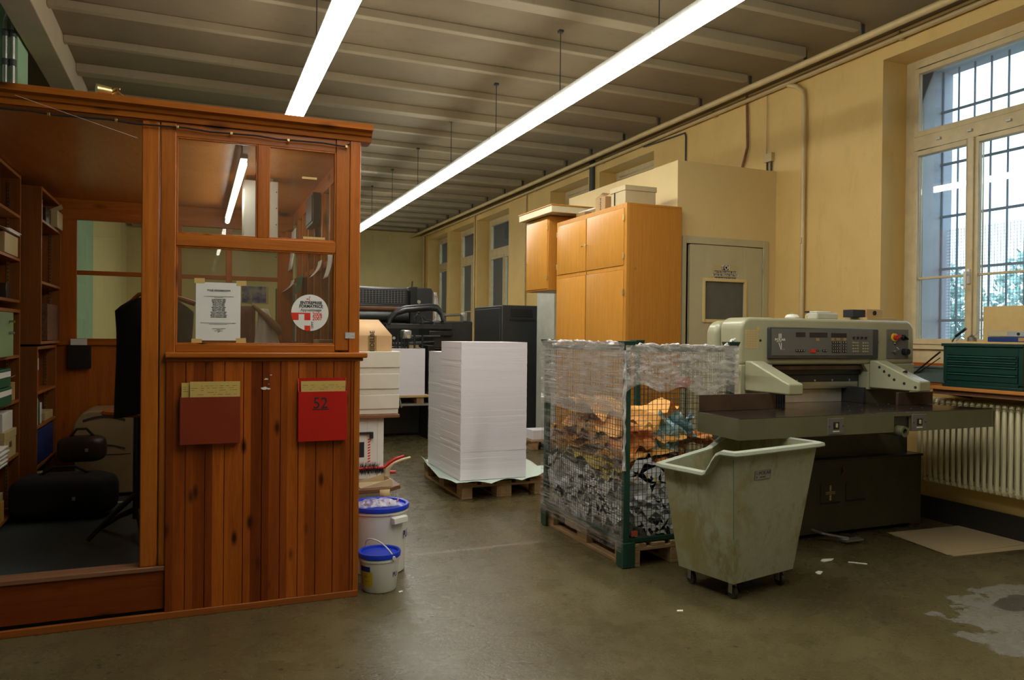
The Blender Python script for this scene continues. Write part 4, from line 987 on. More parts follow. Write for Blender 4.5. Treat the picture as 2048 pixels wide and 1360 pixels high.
# ================================================================== radiator, bench, toolbox
M['rad'] = plain('radiator_enamel', (.80, .72, .46), .35, var=.05, scale=3)
rd = empty('radiator', (5.41, 3.4, .33), 'cream ribbed column radiator under the barred window', 'radiator')
y = 4.375; k = 0
zb0, zt0 = .335, .985
sec = None
while y > 2.2:
    if sec is None:
        s = MB()
        for X in (5.345, 5.405, 5.465):
            s.tube([(X, y, zb0+.03), (X, y, zt0-.03)], .0135, 8)
        for z, sg_ in ((zb0+.03, -1), (zt0-.03, 1)):
            s.tube([(5.345, y, z), (5.352, y, z+sg_*.018), (5.375, y, z+sg_*.024), (5.435, y, z+sg_*.024), (5.458, y, z+sg_*.018), (5.465, y, z)], .017, 8)
        s.cyl((5.405, y-.028, zb0+.035), (5.405, y+.028, zb0+.035), .02, n=10); s.cyl((5.405, y-.028, zt0-.035), (5.405, y+.028, zt0-.035), .02, n=10)
        sec = build(s, 'radiator_section', M['rad'], rd); sec0 = y
    else:
        c = sec.copy(); COL.objects.link(c); c.location = (0, y-sec0, 0)
    y -= .0495
for yy in (4.1, 3.0):
    build(MB().cyl((5.40, yy, zb0+.04), (5.499, yy, zb0+.04), .014), 'wall_bracket', M['rad'], rd)
build(MB().tube([(5.405, 4.40, .37), (5.405, 4.47, .37), (5.42, 4.50, .34), (5.42, 4.50, .005)], .013), 'feed_pipe', M['rad'], rd)
bn = empty('bench', (5.45, 3.4, 1.0), 'wooden bench board over the radiator in front of the window', 'bench')
bx('bench_top', 5.20, 5.494, 2.3, 4.19, 1.072, 1.098, wood('bench_board', (.60, .24, .05), (.38, .13, .03), 'Y', .4, 12), bn, .003)
bx('front_batten', 5.23, 5.26, 2.3, 4.17, 1.035, 1.072, M['tabwood'], bn, .002)
bx('upstand', 5.75, 5.775, 3.65, 4.88, 1.098, 1.25, M['orangewoodY'], bn, .003) 
bx('bench_ledge', 5.494, 5.775, 3.65, 4.88, 1.072, 1.098, M['orangewoodY'], bn, .003)
for yy in (4.05, 2.6): build(MB().add([(5.24, yy-.015, 1.035), (5.49, yy-.015, 1.035), (5.49, yy-.015, 1.0), (5.24, yy+.015, 1.035), (5.49, yy+.015, 1.035), (5.49, yy+.015, 1.0)], [(0, 1, 2), (3, 5, 4), (0, 2, 5, 3), (0, 3, 4, 1), (1, 4, 5, 2)]), 'bracket', M['darkpipe'], bn)
tb = empty('tool_chest', (5.38, 3.77, 1.098), 'dark green metal tool chest with four drawers on the bench', 'tool chest')
M['chest'] = plain('dark_green_enamel', (.004, .036, .026), .35, var=.15)
M['chestl'] = plain('drawer_lip', (.02, .10, .085), .3, var=.1)
ty0, ty1, tx0, tx1 = 3.475, 4.075, 5.22, 5.485
b = MB(); b.box(tx0, tx0+.01, ty0, ty0+.03, 1.135, 1.40); b.box(tx0, tx0+.01, ty1-.03, ty1, 1.135, 1.40); b.box(tx0, tx0+.01, ty0+.03, ty1-.03, 1.335, 1.40); b.box(tx0, tx0+.01, ty0+.03, ty1-.03, 1.12, 1.145)
b.box(tx0+.01, tx1, ty0, ty1, 1.10, 1.40); build(b, 'body', M['chest'], tb, .002)
bx('top_lid', tx0-.012, tx1+.005, ty0-.008, ty1+.012, 1.40, 1.422, M['chest'], tb, .004)
bx('base_rim', tx0-.008, tx1, ty0-.003, ty1+.003, 1.099, 1.12, M['chest'], tb, .003)
zz = [1.333, 1.296, 1.262, 1.205, 1.147]
for i in range(4):
    d = bx('drawer', tx0-.004, tx0+.009, ty0+.034, ty1-.034, zz[i+1]+.003, zz[i]-.003, M['chest'], tb, .002)
    build(MB().prism([(tx0-.004, zz[i]-.012), (tx0-.016, zz[i]-.010), (tx0-.016, zz[i]-.003), (tx0-.004, zz[i]-.003)], 'Y', ty0+.04, ty1-.04), 'pull_lip', M['chestl'], d)
bx('pale_strip', tx0-.012, tx0-.009, 3.70, 3.80, 1.101, 1.106, M['steel'], tb, 0) if 0 else None
bx('pinboard_strip', 5.24, 5.485, 3.45, 3.99, 1.4225, 1.436, plain('pale_plywood', (.62, .42, .16), .6), None, .002, label='thin pale plywood board lying on the tool chest', cat='board')
bd = empty('lever_binder', (5.36, 3.60, 1.437), 'grey lever binder lying on the dark blue one on the tool chest', 'binder', 'binders lying on the tool chest')
def lying_binder(t, z, mat, lab):
    bx('cover', 5.25, 5.53, 3.36 if 0 else 3.30, 3.60, z, z+.042, mat, t, .004)
    bx('spine_label', 5.2485, 5.25, *lab, z+.008, z+.036, M['creamcard'], t, 0)
t = empty('lever_binder', (5.39, 3.45, 1.437), 'dark blue lever binder lying directly on the tool chest board', 'binder', 'binders lying on the tool chest')
bx('cover', 5.25, 5.49, 3.41, P(1975, 665, 'X', 5.25).y, 1.4365, 1.472, M['blueb'], t, .004); bx('spine_label', 5.2485, 5.25, 3.42, P(2037, 672, 'X', 5.25).y, 1.442, 1.467, M['kraft'], t, 0)
t = bd; bd.location = (5.39, 3.45, 1.473); WL[bd.name] = Vector(bd.location)
bx('cover', 5.25, 5.49, 3.41, P(1976, 665, 'X', 5.25).y, 1.4732, 1.513, plain('grey_binder', (.35, .35, .32), .4), t, .004); bx('spine_label', 5.2485, 5.25, P(2015, 660, 'X', 5.25).y, P(1978, 660, 'X', 5.25).y, 1.479, 1.508, M['creamcard'], t, 0)
build(MB().cyl((5.251, P(2037, 660, 'X', 5.25).y, 1.493), (5.2475, P(2037, 660, 'X', 5.25).y, 1.493), .011, n=16), 'finger_ring', M['black'], t)
build(MB().obox((5.66, 3.72, 1.44), (.012, .45, .40), (0, .10, 0)), 'plywood_sheet', plain('pale_plywood_big', (.66, .46, .18), .6, var=.08), None, .002, label='pale plywood sheet leaning in the window behind the binders', cat='board') if 0 else None
build(MB().box(5.69, 5.702, 3.65, P(1966, 640, 'X', 5.69).y, 1.10, P(1970, 613, 'X', 5.69).z), 'plywood_sheet', plain('pale_plywood_big', (.66, .46, .18), .6, var=.08), None, .002, label='pale plywood sheet standing in the window behind the binders', cat='board')
# tools on the chest
sw = empty('hand_saw', (5.40, 4.03, 1.437), 'black handled hand tool sticking up at the left end of the tool chest', 'tool')
a = P(1904, 683, 'X', 5.35); b_ = P(1932, 657, 'X', 5.35); c_ = P(1911, 673, 'X', 5.35)
build(MB().tube([a, c_], .006), 'blade', M['steel'], sw); build(MB().tube([c_, b_], [.009, .011]), 'grip', M['black'], sw)
oc = empty('oil_can', (5.42, 3.86, 1.437), 'small metal oil can with thin spout on the tool chest', 'oil can')
a = P(1944, 677, 'X', 5.38); build(MB().lathe((a.x, a.y, 1.4365), [(.001, 0), (.030, 0), (.032, .006), (.030, .03), (.014, .044), (.006, .05), (.001, .052)], 20), 'body', M['steel'], oc)
b_ = P(1962, 659, 'X', 5.38); build(MB().tube([(a.x, a.y-.01, 1.475), b_], [.004, .002]), 'spout', M['steel'], oc)
a = P(1912, 682, 'X', 5.3); b_ = P(1923, 673, 'X', 5.3); build(MB().tube([a, b_], .003), 'screwdriver', M['steel'], None, label='thin steel pin tool beside the black handled tool on the tool chest', cat='tool')
# teal case behind the arm and dark rods
tk = empty('teal_case', (5.66, 4.40, 1.10), 'pale teal plastic case at the left end of the window bench', 'case')
bx('shell', 5.52, 5.73, 4.22, 4.60, 1.10, 1.215, plain('teal_plastic', (.17, .25, .24), .5), tk, .006); bx('lid_rim', 5.512, 5.735, 4.212, 4.608, 1.215, 1.23, plain('teal_plastic_dark', (.12, .18, .17), .5), tk, .003)
for (p0, p1, r, lab) in (((1836, 740), (1880, 704), .007, 'thick black rod leaning against the left end of the tool chest'), ((1843, 741), (1880, 716), .004, 'thin dark rod leaning against the left end of the tool chest')):
    a = P(*p0, 'X', 5.48); b_ = P(*p1, 'X', 5.30)
    a = Vector((5.50, P(*p0, 'X', 5.50).y, P(*p0, 'X', 5.50).z)); b_ = P(*p1, 'X', 5.40)
    build(MB().tube([a+(a-b_)*.35, b_], r), 'rod', M['black'], None, label=lab, cat='rod')

# ================================================================== guillotine cutter
M['cut'] = plain('machine_enamel', (.38, .37, .235), .32, var=.05, coat=.2)
M['cutolive'] = plain('olive_machine_paint', (.12, .118, .060), .45, var=.12)
M['cutdark'] = plain('dark_olive_paint', (.055, .050, .026), .5, var=.2)
M['tabletop'] = plain('polished_iron_table', (.060, .045, .038), .16, .6, var=.35, scale=7)
M['brownplate'] = plain('brown_guard_plate', (.085, .050, .035), .35, .3, var=.3)
M['panelgrey'] = plain('grey_console', (.13, .13, .115), .45, var=.05)
M['bezel'] = plain('dark_bezel', (.05, .055, .055), .3)
gc = empty('guillotine_cutter', (4.35, 4.5, 0), 'large pale green grey paper guillotine cutter with control console and steel table', 'paper cutter')
FY = 4.30
# lower base and pedestal
bb_ = MB(); bb_.box(3.62, 5.215, 4.245, 4.95, .03, .555)
build(bb_, 'base_cabinet', M['cutdark'], gc, .006)
for x in (3.75, 5.08):
    for y_ in (4.36, 4.85): build(MB().cyl((x, y_, 0), (x, y_, .03), .035), 'foot', M['black'], gc)
bx('pedestal', 3.66, 5.16, 4.33, 4.92, .555, .86, M['cutdark'], gc, .003)
bx('base_top_edge', 3.61, 5.222, 4.238, 4.96, .548, .565, M['black'], gc, .002)
# engraved hatch lines and the cross mark
a0 = P(1640, 940, 'Y', 4.244)
hz = MB()
def linepx(mb, x0, y0, x1, y1, Y, w=.002):
    a, b = P(x0, y0, 'Y', Y), P(x1, y1, 'Y', Y)
    mb.box(min(a.x, b.x)-w/2, max(a.x, b.x)+w/2, Y-.0008, Y+.001, min(a.z, b.z)-w/2, max(a.z, b.z)+w/2)
for L in ((1641, 969, 1641, 1006), (1641, 1006, 1680, 1006), (1692, 965, 1692, 1000), (1692, 1000, 1730, 1000)): linepx(hz, *L, 4.243)
build(hz, 'hatch_outline', M['ink'], gc)
cx = MB(); c = P(1661, 986, 'Y', 4.242)
cx.box(c.x-.008, c.x+.008, 4.241, 4.2445, c.z+.015, c.z+.055); cx.box(c.x-.008, c.x+.008, 4.241, 4.2445, c.z-.055, c.z-.015)
for s_ in (-1, 1): cx.box(c.x-.045, c.x+.045, 4.241, 4.2445, c.z+s_*.006-.003, c.z+s_*.006+.003)
build(cx, 'cross_mark', M['creamcard'], gc, normals=True)
a = P(1685, 941, 'Y', 4.24); build(MB().tube([(a.x, 4.238, a.z+.03), (a.x+.01, 4.23, a.z), (a.x, 4.238, a.z-.025)], .006), 'small_tag', plain('faded_red', (.3, .10, .06), .6), gc)
# foot pedal
fp = MB(); a = P(1655, 1075, 'Z', .05); b_ = P(1745, 1084, 'Z', .03)
fp.tube([(a.x, 4.30, .07), (a.x+.02, 4.16, .06), (b_.x-.1, 4.06, .035)], .010); fp.box(b_.x-.16, b_.x-.0, 4.02, 4.08, .022, .034)
build(fp, 'foot_pedal', M['zinc'], gc)
# table: left wing, centre, right wing in one iron slab with front apron
tz = .972; TB = .845
poly = [(2.94, 3.61), (5.148, 3.63), (5.00, 3.99), (4.66, 4.06), (4.66, 4.62), (3.60, 4.62), (3.60, 4.06), (2.978, 4.06)]
build(MB().prism(poly, 'Z', tz-.03, tz), 'table_top', M['tabletop'], gc, .002)
ap = MB()
def wall2(p, q_, z0, z1, t=.018):
    p = Vector((*p, 0)); q_ = Vector((*q_, 0)); d = (q_-p).normalized(); n_ = Vector((-d.y, d.x, 0))*t
    vs = [p, q_, q_+n_, p+n_]; ap.add([(v.x, v.y, z0) for v in vs]+[(v.x, v.y, z1) for v in vs], [(0, 3, 2, 1), (4, 5, 6, 7), (0, 1, 5, 4), (1, 2, 6, 5), (2, 3, 7, 6), (3, 0, 4, 7)])
e = .002
hx0, hx1 = P(1787, 850, 'Y', 3.62).x, P(1823, 850, 'Y', 3.62).x
wall2((2.94-e, 3.61-e), (hx0, 3.618-e), TB, tz-.004); wall2((hx1, 3.622-e), (5.148+e, 3.63-e), TB, tz-.004); wall2((hx0, 3.618-e), (hx1, 3.622-e), .948, tz-.004)
wall2((5.148+e, 3.63), (5.0+e, 3.99), TB, tz-.004)
for k in range(0, 1): wall2((2.978-e, 4.06), (2.94-e, 3.61), TB, tz-.004)
build(ap, 'table_apron', M['cutolive'], gc, .002)
# recessed port with round pipe
c = P(1800, 861, 'Y', 3.62)
arch = MB(); build(MB().box(hx0, hx1, 3.64, 3.80, .86, .948), 'port_recess', M['black'], gc, 0)
build(MB().lathe((c.x, 3.60, c.z-.004), [(.020, .02), (.034, .02), (.036, 0), (.036, -.19), (.022, -.19), (.020, .02)], 24, axis='Y'), 'port_pipe', M['cutolive'], gc)
for (px_0, px_1, py0, py1) in ((1656, 1688, 837, 868), (1827, 1854, 829, 861)):
    a = P(px_0, py0, 'Y', 3.61); b_ = P(px_1, py1, 'Y', 3.61); cxm = (a.x+b_.x)/2; czm = (a.z+b_.z)/2
    yv = 3.61+.02*(cxm-2.94)/2.2-.004
    pl = bx('switch_plate', a.x, b_.x, yv-.004, yv+.002, b_.z, a.z, M['panelgrey'], gc, .004)
    bx('switch_well', cxm-.024, cxm+.024, yv-.0055, yv-.004, czm-.018, czm+.026, M['ink'], pl, 0)
    bx('switch_lever', cxm-.006, cxm+.006, yv-.014, yv-.005, czm-.008, czm+.018, M['creamcard'], pl, .002)
    bx('white_bar', cxm-.026, cxm+.026, yv-.006, yv-.004, czm-.035, czm-.028, M['white'], pl, 0)
    for s_ in (-1, 1): build(MB().cyl((cxm+s_*(b_.x-a.x)*.42, yv-.003, czm), (cxm+s_*(b_.x-a.x)*.42, yv-.007, czm), .004, n=8), 'screw', M['ink'], pl)
# guard plates behind the wings
bx('guard_plate', 2.985, 3.60, 4.045, 4.060, tz, 1.078, M['brownplate'], gc, .002)
bx('guard_plate', 4.67, 5.02, 4.0, 4.02, tz, 1.065, M['brownplate'], gc, .002)
# machine frame: portal with rounded top corners
def rounded(x0, x1, z0, z1, r, n=7):
    pts = [(x0, z0), (x1, z0)]
    pts += [(x1-r+r*math.cos(t), z1-r+r*math.sin(t)) for t in [PI/2*i/n for i in range(n+1)]]
    pts += [(x0+r-r*math.sin(t), z1-r+r*math.cos(t)) for t in [PI/2*i/n for i in range(n+1)]]
    return pts
X0, X1, ZTOP = 3.515, 5.185, 1.592
poly = rounded(X0, X1, 1.255, ZTOP, .085)
hd = MB(); hd.prism(poly, 'Y', FY, FY+.24, smooth=False); build(hd, 'console_housing', M['cut'], gc, .022, seg=4)
bx('side_column', X0, 3.79, FY, FY+.24, .975, 1.258, M['cut'], gc, .004)
bx('side_column', 4.705, X1, FY, FY+.24, 1.066, 1.258, M['cut'], gc, .004) 
bx('side_column_foot', 4.66, X1-.02, FY+.02, FY+.24, .86, 1.066, M['cutdark'], gc, .004)
build(MB().prism([(4.705, 1.257), (4.705, 1.20), (4.66, 1.257)], 'Y', FY+.001, FY+.1), 'gusset', M['cut'], gc)
rear = MB(); rear.prism(rounded(X0-.035, X1-.04, 1.0, 1.572, .10), 'Y', FY+.24, FY+.36); build(rear, 'rear_housing', M['cut'], gc, .03, seg=4)
# throat: beam, clamp, knife
bx('knife_beam', 3.79, 4.705, FY+.07, FY+.20, 1.178, 1.258, M['black'], gc, .003)
bx('clamp_bar', 3.79, 4.705, FY+.03, FY+.10, 1.215, 1.25, M['brownplate'], gc, .004)
bx('knife', 3.80, 4.66, FY+.055, FY+.07, 1.075, 1.125, M['steel'], gc, .001)
bx('knife_carrier', 3.79, 4.70, FY+.085, FY+.16, 1.09, 1.178, M['charcoal'], gc, .003)
kb_ = MB()
for i in range(5): kb_.cyl((3.92+.17*i, FY+.084, 1.135), (3.92+.17*i, FY+.078, 1.135), .008, n=10)
build(kb_, 'knife_screws', M['steel'], gc)
bx('back_gauge', 3.86, 4.545, FY+.10, FY+.115, .972, 1.07, plain('bright_gauge_steel', (.62, .58, .50), .35, .6), gc, .002)
gg = MB()
for i in range(7): gg.box(3.80+.022*i, 3.806+.022*i, FY+.03, FY+.095, .972, 1.05)
build(gg, 'gauge_comb', M['charcoal'], gc)
bx('side_gauge', 4.55, 4.575, FY-.1, FY+.3, .972, 1.09, M['charcoal'], gc, .002)
bx('throat_back', 3.79, 4.705, FY+.225, FY+.238, .972, 1.2, M['black'], gc, 0)
aj = MB()
for i in range(9):
    for j in range(2): aj.cyl((3.72+.14*i, 3.80+.28*j+.03*(i % 2), tz-.002), (3.72+.14*i, 3.80+.28*j+.03*(i % 2), tz+.0015), .004, n=8)
build(aj, 'air_jets', M['steel'], gc)
# two sloping light guards
def arm(x0, x1, name_holes):
    h = MB(); Yf = 3.865
    h.prism([(FY, 1.078), (Yf, 1.078), (Yf, 1.150), (Yf+.05, 1.165), (FY-.06, 1.286), (FY, 1.286)], 'X', x0, x1)
    o = build(h, 'light_guard_arm', M['cut'], gc, .010, seg=3)
    return o
a1 = arm(3.545, 3.665, 0); a2 = arm(4.715, 4.83, 1)
for (px, py) in ((1758.5, 734.5), (1768, 743), (1778, 751), (1788, 759.5), (1808, 767), (1830.5, 775)):
    c = P(px, py, 'X', 4.713); build(MB().cyl((4.7155, c.y, c.z), (4.7125, c.y, c.z), .0105, n=16), 'light_hole', M['ink'], a2)
build(MB().obox((4.775, 4.02, 1.218), (.05, .09, .003), (math.atan2(-.121, .31)*-1*-1, 0, 0)), 'metal_label', M['steel'], a2)
# console panel
def cp(px, py, Y=FY): return P(px, py, 'Y', Y)
a, b_ = cp(1534, 654), cp(1752, 717)
bz = MB(); bz.prism(rounded(a.x, b_.x, b_.z, a.z, .012, 3), 'Y', FY-.022, FY+.002); bzo = build(bz, 'console_bezel', M['bezel'], gc, .006)
a, b_ = cp(1543, 657, FY-.02), cp(1744, 711, FY-.02); cpanel = bx('control_panel', a.x, b_.x, FY-.026, FY-.0215, b_.z, a.z, M['panelgrey'], bzo, .001)
# crop (scale 5.12 from 1480,620) to panel items; sub-parts hang on the bezel
Yp = FY-.026
def q5(x, y): return cp(1480+x/5.12, 620+y/5.12, Yp)
def pbox(x0, y0, x1, y1, mat, nm, d=.002):
    a, b_ = q5(x0, y0), q5(x1, y1); return bx(nm, a.x, b_.x, Yp-d, Yp+.0002, b_.z, a.z, mat, bzo, 0)
M['display'] = plain('dark_display', (.012, .014, .028), .2); M['keywhite'] = plain('pale_keys', (.50, .48, .38), .5, var=.1)
for r_ in ((573, 228, 668, 276), (713, 230, 893, 280), (933, 236, 1090, 282)): pbox(*r_, M['display'], 'display_window')
for r_ in ((780, 288, 812, 318), (935, 285, 965, 312), (985, 285, 1026, 312), (1058, 287, 1088, 314)): pbox(*r_, M['kraft'], 'yellow_label', .001)
def keys(x0, y0, nx, ny, dx, dy, s, mat, nm='key_block', cap=None):
    base = MB(); cp_ = MB()
    for i in range(nx):
        for j in range(ny):
            a, b_ = q5(x0+i*dx, y0+j*dy), q5(x0+i*dx+s, y0+j*dy+s*1.1)
            base.box(a.x, b_.x, Yp-.005, Yp, b_.z, a.z)
            cp_.box(a.x+(b_.x-a.x)*.3, a.x+(b_.x-a.x)*.7, Yp-.0056, Yp-.005, b_.z+(a.z-b_.z)*.3, a.z-(a.z-b_.z)*.2)
    o = build(base, nm, mat, bzo); 
    if cap: build(cp_, 'key_legends', cap, bzo)
keys(568, 404, 4, 1, 24, 0, 20, M['ink'], cap=M['keywhite'])
pbox(722, 402, 772, 436, plain('red_key', (.7, .03, .015), .4), 'red_key', .006); keys(778, 404, 2, 1, 19, 0, 15, M['ink'], cap=M['keywhite'])
keys(843, 405, 2, 1, 24, 0, 20, M['ink'], cap=M['keywhite'])
keys(940, 322, 4, 4, 22, 30, 19, M['ink'], cap=M['keywhite']); keys(1045, 322, 2, 4, 23, 30, 20, M['ink'], cap=M['keywhite'])
keys(1148, 326, 3, 4, 22, 29, 18, plain('olive_keys', (.25, .24, .14), .5), cap=M['keywhite']); keys(1250, 328, 3, 4, 22, 29, 18, bpy.data.materials['olive_keys'], cap=M['keywhite'])
tg = MB()
for i in range(4):
    c = q5(1163+41*i, 285); tg.box(c.x-.009, c.x+.009, Yp-.004, Yp, c.z-.010, c.z+.008); tg.cyl((c.x, Yp-.004, c.z), (c.x, Yp-.016, c.z+.006), .003, n=8)
build(tg, 'toggle_switches', M['ink'], bzo)
# maker mark: two bars, POLAR, wedge
lg = MB()
for x in (397, 415): a, b_ = q5(x, 242), q5(x+8, 290); lg.box(a.x, b_.x, Yp-.0012, Yp, b_.z, a.z)
a, b_, c, d = q5(393, 338), q5(403, 338), q5(418, 412), q5(426, 338)
lg.add([(a.x, Yp-.001, a.z), (b_.x, Yp-.001, b_.z), (c.x, Yp-.001, c.z+.012), (c.x, Yp-.001, c.z)], [(0, 1, 2, 3)]); lg.add([(c.x, Yp-.001, c.z+.012), (q5(418, 338).x, Yp-.001, d.z), (d.x, Yp-.001, d.z), (d.x, Yp-.001, c.z)], [(0, 1, 2, 3)])
build(lg, 'maker_mark', M['white'], bzo, normals=False)
c = q5(410, 304); textmesh('POLAR', .0225, M['white'], bzo, (c.x, Yp-.0012, c.z), FR, sx=1.35, bold=.0006)
c = q5(398, 325); textmesh('MOHR', .011, M['white'], bzo, (c.x, Yp-.0012, c.z), FR, sx=1.4)
c = q5(445, 404); textmesh('115', .016, M['keywhite'], bzo, (c.x, Yp-.0012, c.z), FR)
# screws beside console, right control plate
for (px, py) in ((1520.5, 681), (1755, 684)):
    c = cp(px, py); build(MB().cyl((c.x, FY+.001, c.z), (c.x, FY-.003, c.z), .009, n=14), 'screw_plug', M['ink'], gc)
a, b_ = cp(1773, 658.5), cp(1815, 717); rp = bx('switch_panel', a.x, b_.x, FY-.006, FY+.001, b_.z, a.z, M['panelgrey'], gc, .002)
def knob(px, py, r, d, mat, nm, base=None, br=0):
    c = cp(px, py, FY-.01)
    if base: build(MB().cyl((c.x, FY-.006, c.z), (c.x, FY-.016, c.z), br, n=24), nm+'_ring', base, rp)
    build(MB().cyl((c.x, FY-.006, c.z), (c.x, FY-d, c.z), r, r*.92, n=24), nm, mat, rp, .002); return c
M['yellow'] = plain('yellow_plastic', (.85, .55, .02), .4, var=.03)
c = knob(1789, 675, .020, .036, M['redb'], 'main_switch', M['yellow'], .032)
build(MB().obox((c.x+.008, FY-.040, c.z), (.052, .016, .014), (0, -.5, 0)), 'main_switch_lever', M['redb'], rp, .003)
c = knob(1806, 675, .022, .034, M['black'], 'rotary_knob'); build(MB().obox((c.x, FY-.042, c.z), (.046, .016, .012), (0, .7, 0)), 'knob_bar', M['black'], rp, .003)
knob(1808, 703.5, .026, .050, M['black'], 'pressure_knob'); knob(1789, 687, .008, .02, M['steel'], 'key_lock'); knob(1787, 703, .011, .03, M['steel'], 'chrome_button')
c = cp(1793, 699, FY-.01); build(MB().tube([(c.x-.004, FY-.006, c.z-.012), (c.x+.002, FY-.03, c.z), (c.x+.004, FY-.01, c.z+.016)], .004), 'key_ring', M['steel'], rp)
# paper chart on the left of the console
a, b_ = cp(1490, 659), cp(1516, 696.5); ch_ = bx('paper_chart', a.x, b_.x, FY-.001, FY+.0005, b_.z, a.z, M['creamcard'], gc, 0)
gl = MB()
for i in range(1, 8): z = a.z-(a.z-b_.z)*i/8; gl.box(a.x+.006, b_.x-.006, FY-.0014, FY-.001, z-.0006, z+.0006)
for i in range(1, 5): x = a.x+(b_.x-a.x)*i/5; gl.box(x-.0005, x+.0005, FY-.0014, FY-.001, b_.z+.006, a.z-.006)
build(gl, 'chart_lines', plain('orange_lines', (.5, .2, .08), .6), ch_)
build(MB().obox(cp(1516, 657, FY-.001), (.022, .002, .022), (0, PI/4, 0)), 'paper_diamond', M['manila'], gc)

# things on top of the cutter
TY = FY+.16
def px_box(name, x0, y0, x1, y1, Y, d, mat, lab, cat, parent=None, bev=.006):
    a, b_ = P(x0, y0, 'Y', Y), P(x1, y1, 'Y', Y)
    return bx(name, a.x, b_.x, Y, Y+d, b_.z, a.z, mat, parent, bev, **({} if parent else dict(label=lab, cat=cat)))
wt = empty('white_dish', (P(1584, 640, 'Y', TY).x, TY, ZTOP), 'small white plastic pot on the left of the cutter top', 'pot')
c = P(1584, 640, 'Y', TY); build(MB().lathe((c.x, TY, ZTOP), [(.001, 0), (.048, 0), (.052, .012), (.040, .030), (.018, .034), (.001, .034)], 24), 'bowl', M['white'], wt); build(MB().lathe((c.x, TY, ZTOP+.034), [(.009, 0), (.009, .006), (.005, .012), (.001, .012)], 12), 'knob', M['greenbook'], wt)
gb_ = empty('plastic_block', (P(1648, 640, 'Y', TY).x, TY, ZTOP), 'grey white translucent plastic block on the cutter top', 'container')
a = P(1628, 640, 'Y', TY); b_ = P(1671, 622, 'Y', TY)
bx('body', a.x, b_.x, TY-.03, TY+.09, ZTOP, ZTOP+.052, plain('milky_plastic', (.50, .48, .38), .35), gb_, .012, seg=3); bx('neck', a.x+.012, b_.x-.05, TY-.01, TY+.06, ZTOP+.052, ZTOP+.062, M['white'], gb_, .004)
sp_ = empty('spray_bottle', (P(1613, 640, 'Y', TY+.08).x, TY+.08, ZTOP), 'small bottle with a dark cap behind the plastic block on the cutter', 'bottle')
c = P(1614, 640, 'Y', TY+.08); build(MB().lathe((c.x, TY+.08, ZTOP), [(.001, 0), (.016, 0), (.016, .03), (.006, .04), (.006, .052), (.001, .052)], 16), 'bottle_body', M['creamcard'], sp_); bx('cap', c.x-.018, c.x+.014, TY+.07, TY+.09, ZTOP+.052, ZTOP+.064, M['ink'], sp_, .002)
M['beech'] = plain('beech_wood', (.50, .33, .13), .5, var=.08)
a = P(1730, 645, 'Y', TY-.08); b_ = P(1789, 637, 'Y', TY-.08)
bx('wooden_board', a.x, b_.x, TY-.10, TY+.12, ZTOP, ZTOP+.022, M['beech'], None, .002, label='thin wooden board lying on the right of the cutter top', cat='board')
a = P(1706, 637, 'Y', TY-.03); b_ = P(1731, 618, 'Y', TY-.03); c = P(1764, 620, 'Y', TY-.03)
bx('dark_block', a.x, b_.x-.001, TY-.03, TY+.07, ZTOP+.0225, ZTOP+.082, M['ink'], None, .003, label='black block against the wooden jogging block on the cutter top', cat='block')
wb = empty('wooden_block', ((b_.x+c.x)/2, TY, ZTOP+.0225), 'wooden jogging block with an oval grip hole on the cutter top', 'block')
bx('block_body', b_.x, c.x, TY-.04, TY+.05, ZTOP+.0225, ZTOP+.088, M['beech'], wb, .004)
build(MB().lathe(((b_.x+c.x)/2-.005, TY-.041, ZTOP+.058), [(.001, 0), (.018, 0), (.018, .004)], 20, axis='Y'), 'grip_hole', M['ink'], wb)

# ================================================================== pallets
def pallet(x0, y0, label, proto=[None]):
    """800 x 1200 pallet with its long side along y; origin at its near left corner"""
    if proto[0] is not None: return dup(proto[0], (x0, y0, 0), label, category_=None) if 0 else tag(dup(proto[0], (x0, y0, 0)), label, 'pallet')
    t = empty('pallet', (x0, y0, 0), label, 'pallet'); proto[0] = t
    for xx, w in ((0, .145), (.1838, .1), (.3275, .145), (.5163, .1), (.655, .145)):
        bx('top_board', x0+xx, x0+xx+w, y0, y0+1.2, .122, .144, M['pallet'], t, .003)
    for yy in (0, .5275, 1.055): bx('cross_board', x0, x0+.8, y0+yy, y0+yy+.145, .100, .122, M['palletX'], t, .003)
    for xx, w in ((0, .1), (.3275, .145), (.7, .1)):
        for yy in (0, .5275, 1.055): bx('block', x0+xx, x0+xx+w, y0+yy, y0+yy+.145, .022, .100, M['pallet'], t, .004)
        bx('skid_board', x0+xx, x0+xx+w, y0, y0+1.2, 0, .022, M['pallet'], t, .003)
    return t

# ------------------------------------------------------------------ paper stack
pallet(2.165, 6.33, 'wooden pallet under the tall stack of white paper')
def sheetstack_mat(name, col, lines=160, tint=.08):
    m, nt, b = newmat(name); tc = N(nt, 'ShaderNodeTexCoord'); sp = N(nt, 'ShaderNodeSeparateXYZ'); nt.links.new(tc.outputs['Object'], sp.inputs[0])
    n = noise(nt, coords(nt, (1.2, 1.2, lines)), 1, 3, .8); n2 = noise(nt, coords(nt, (.6, .6, 9)), 1, 3)
    c = mixc(nt, ramp(nt, n, [(.45, (0, 0, 0)), (.75, (tint*3,)*3)]), col, tuple(x*.72 for x in col))
    c = mixc(nt, ramp(nt, n2, [(.5, (0, 0, 0)), (.7, (.25,)*3)]), c, tuple(x*.85 for x in col))
    nt.links.new(c, b.inputs['Base Color']); b.inputs['Roughness'].default_value = .7; bumpn(nt, b, n, .25, .003); return m
M['ream'] = sheetstack_mat('stacked_sheets', (.80, .76, .80))
ps = empty('paper_stack', (2.5, 6.9, .16), 'tall block of stacked white printing paper on a pallet in the aisle', 'paper stack')
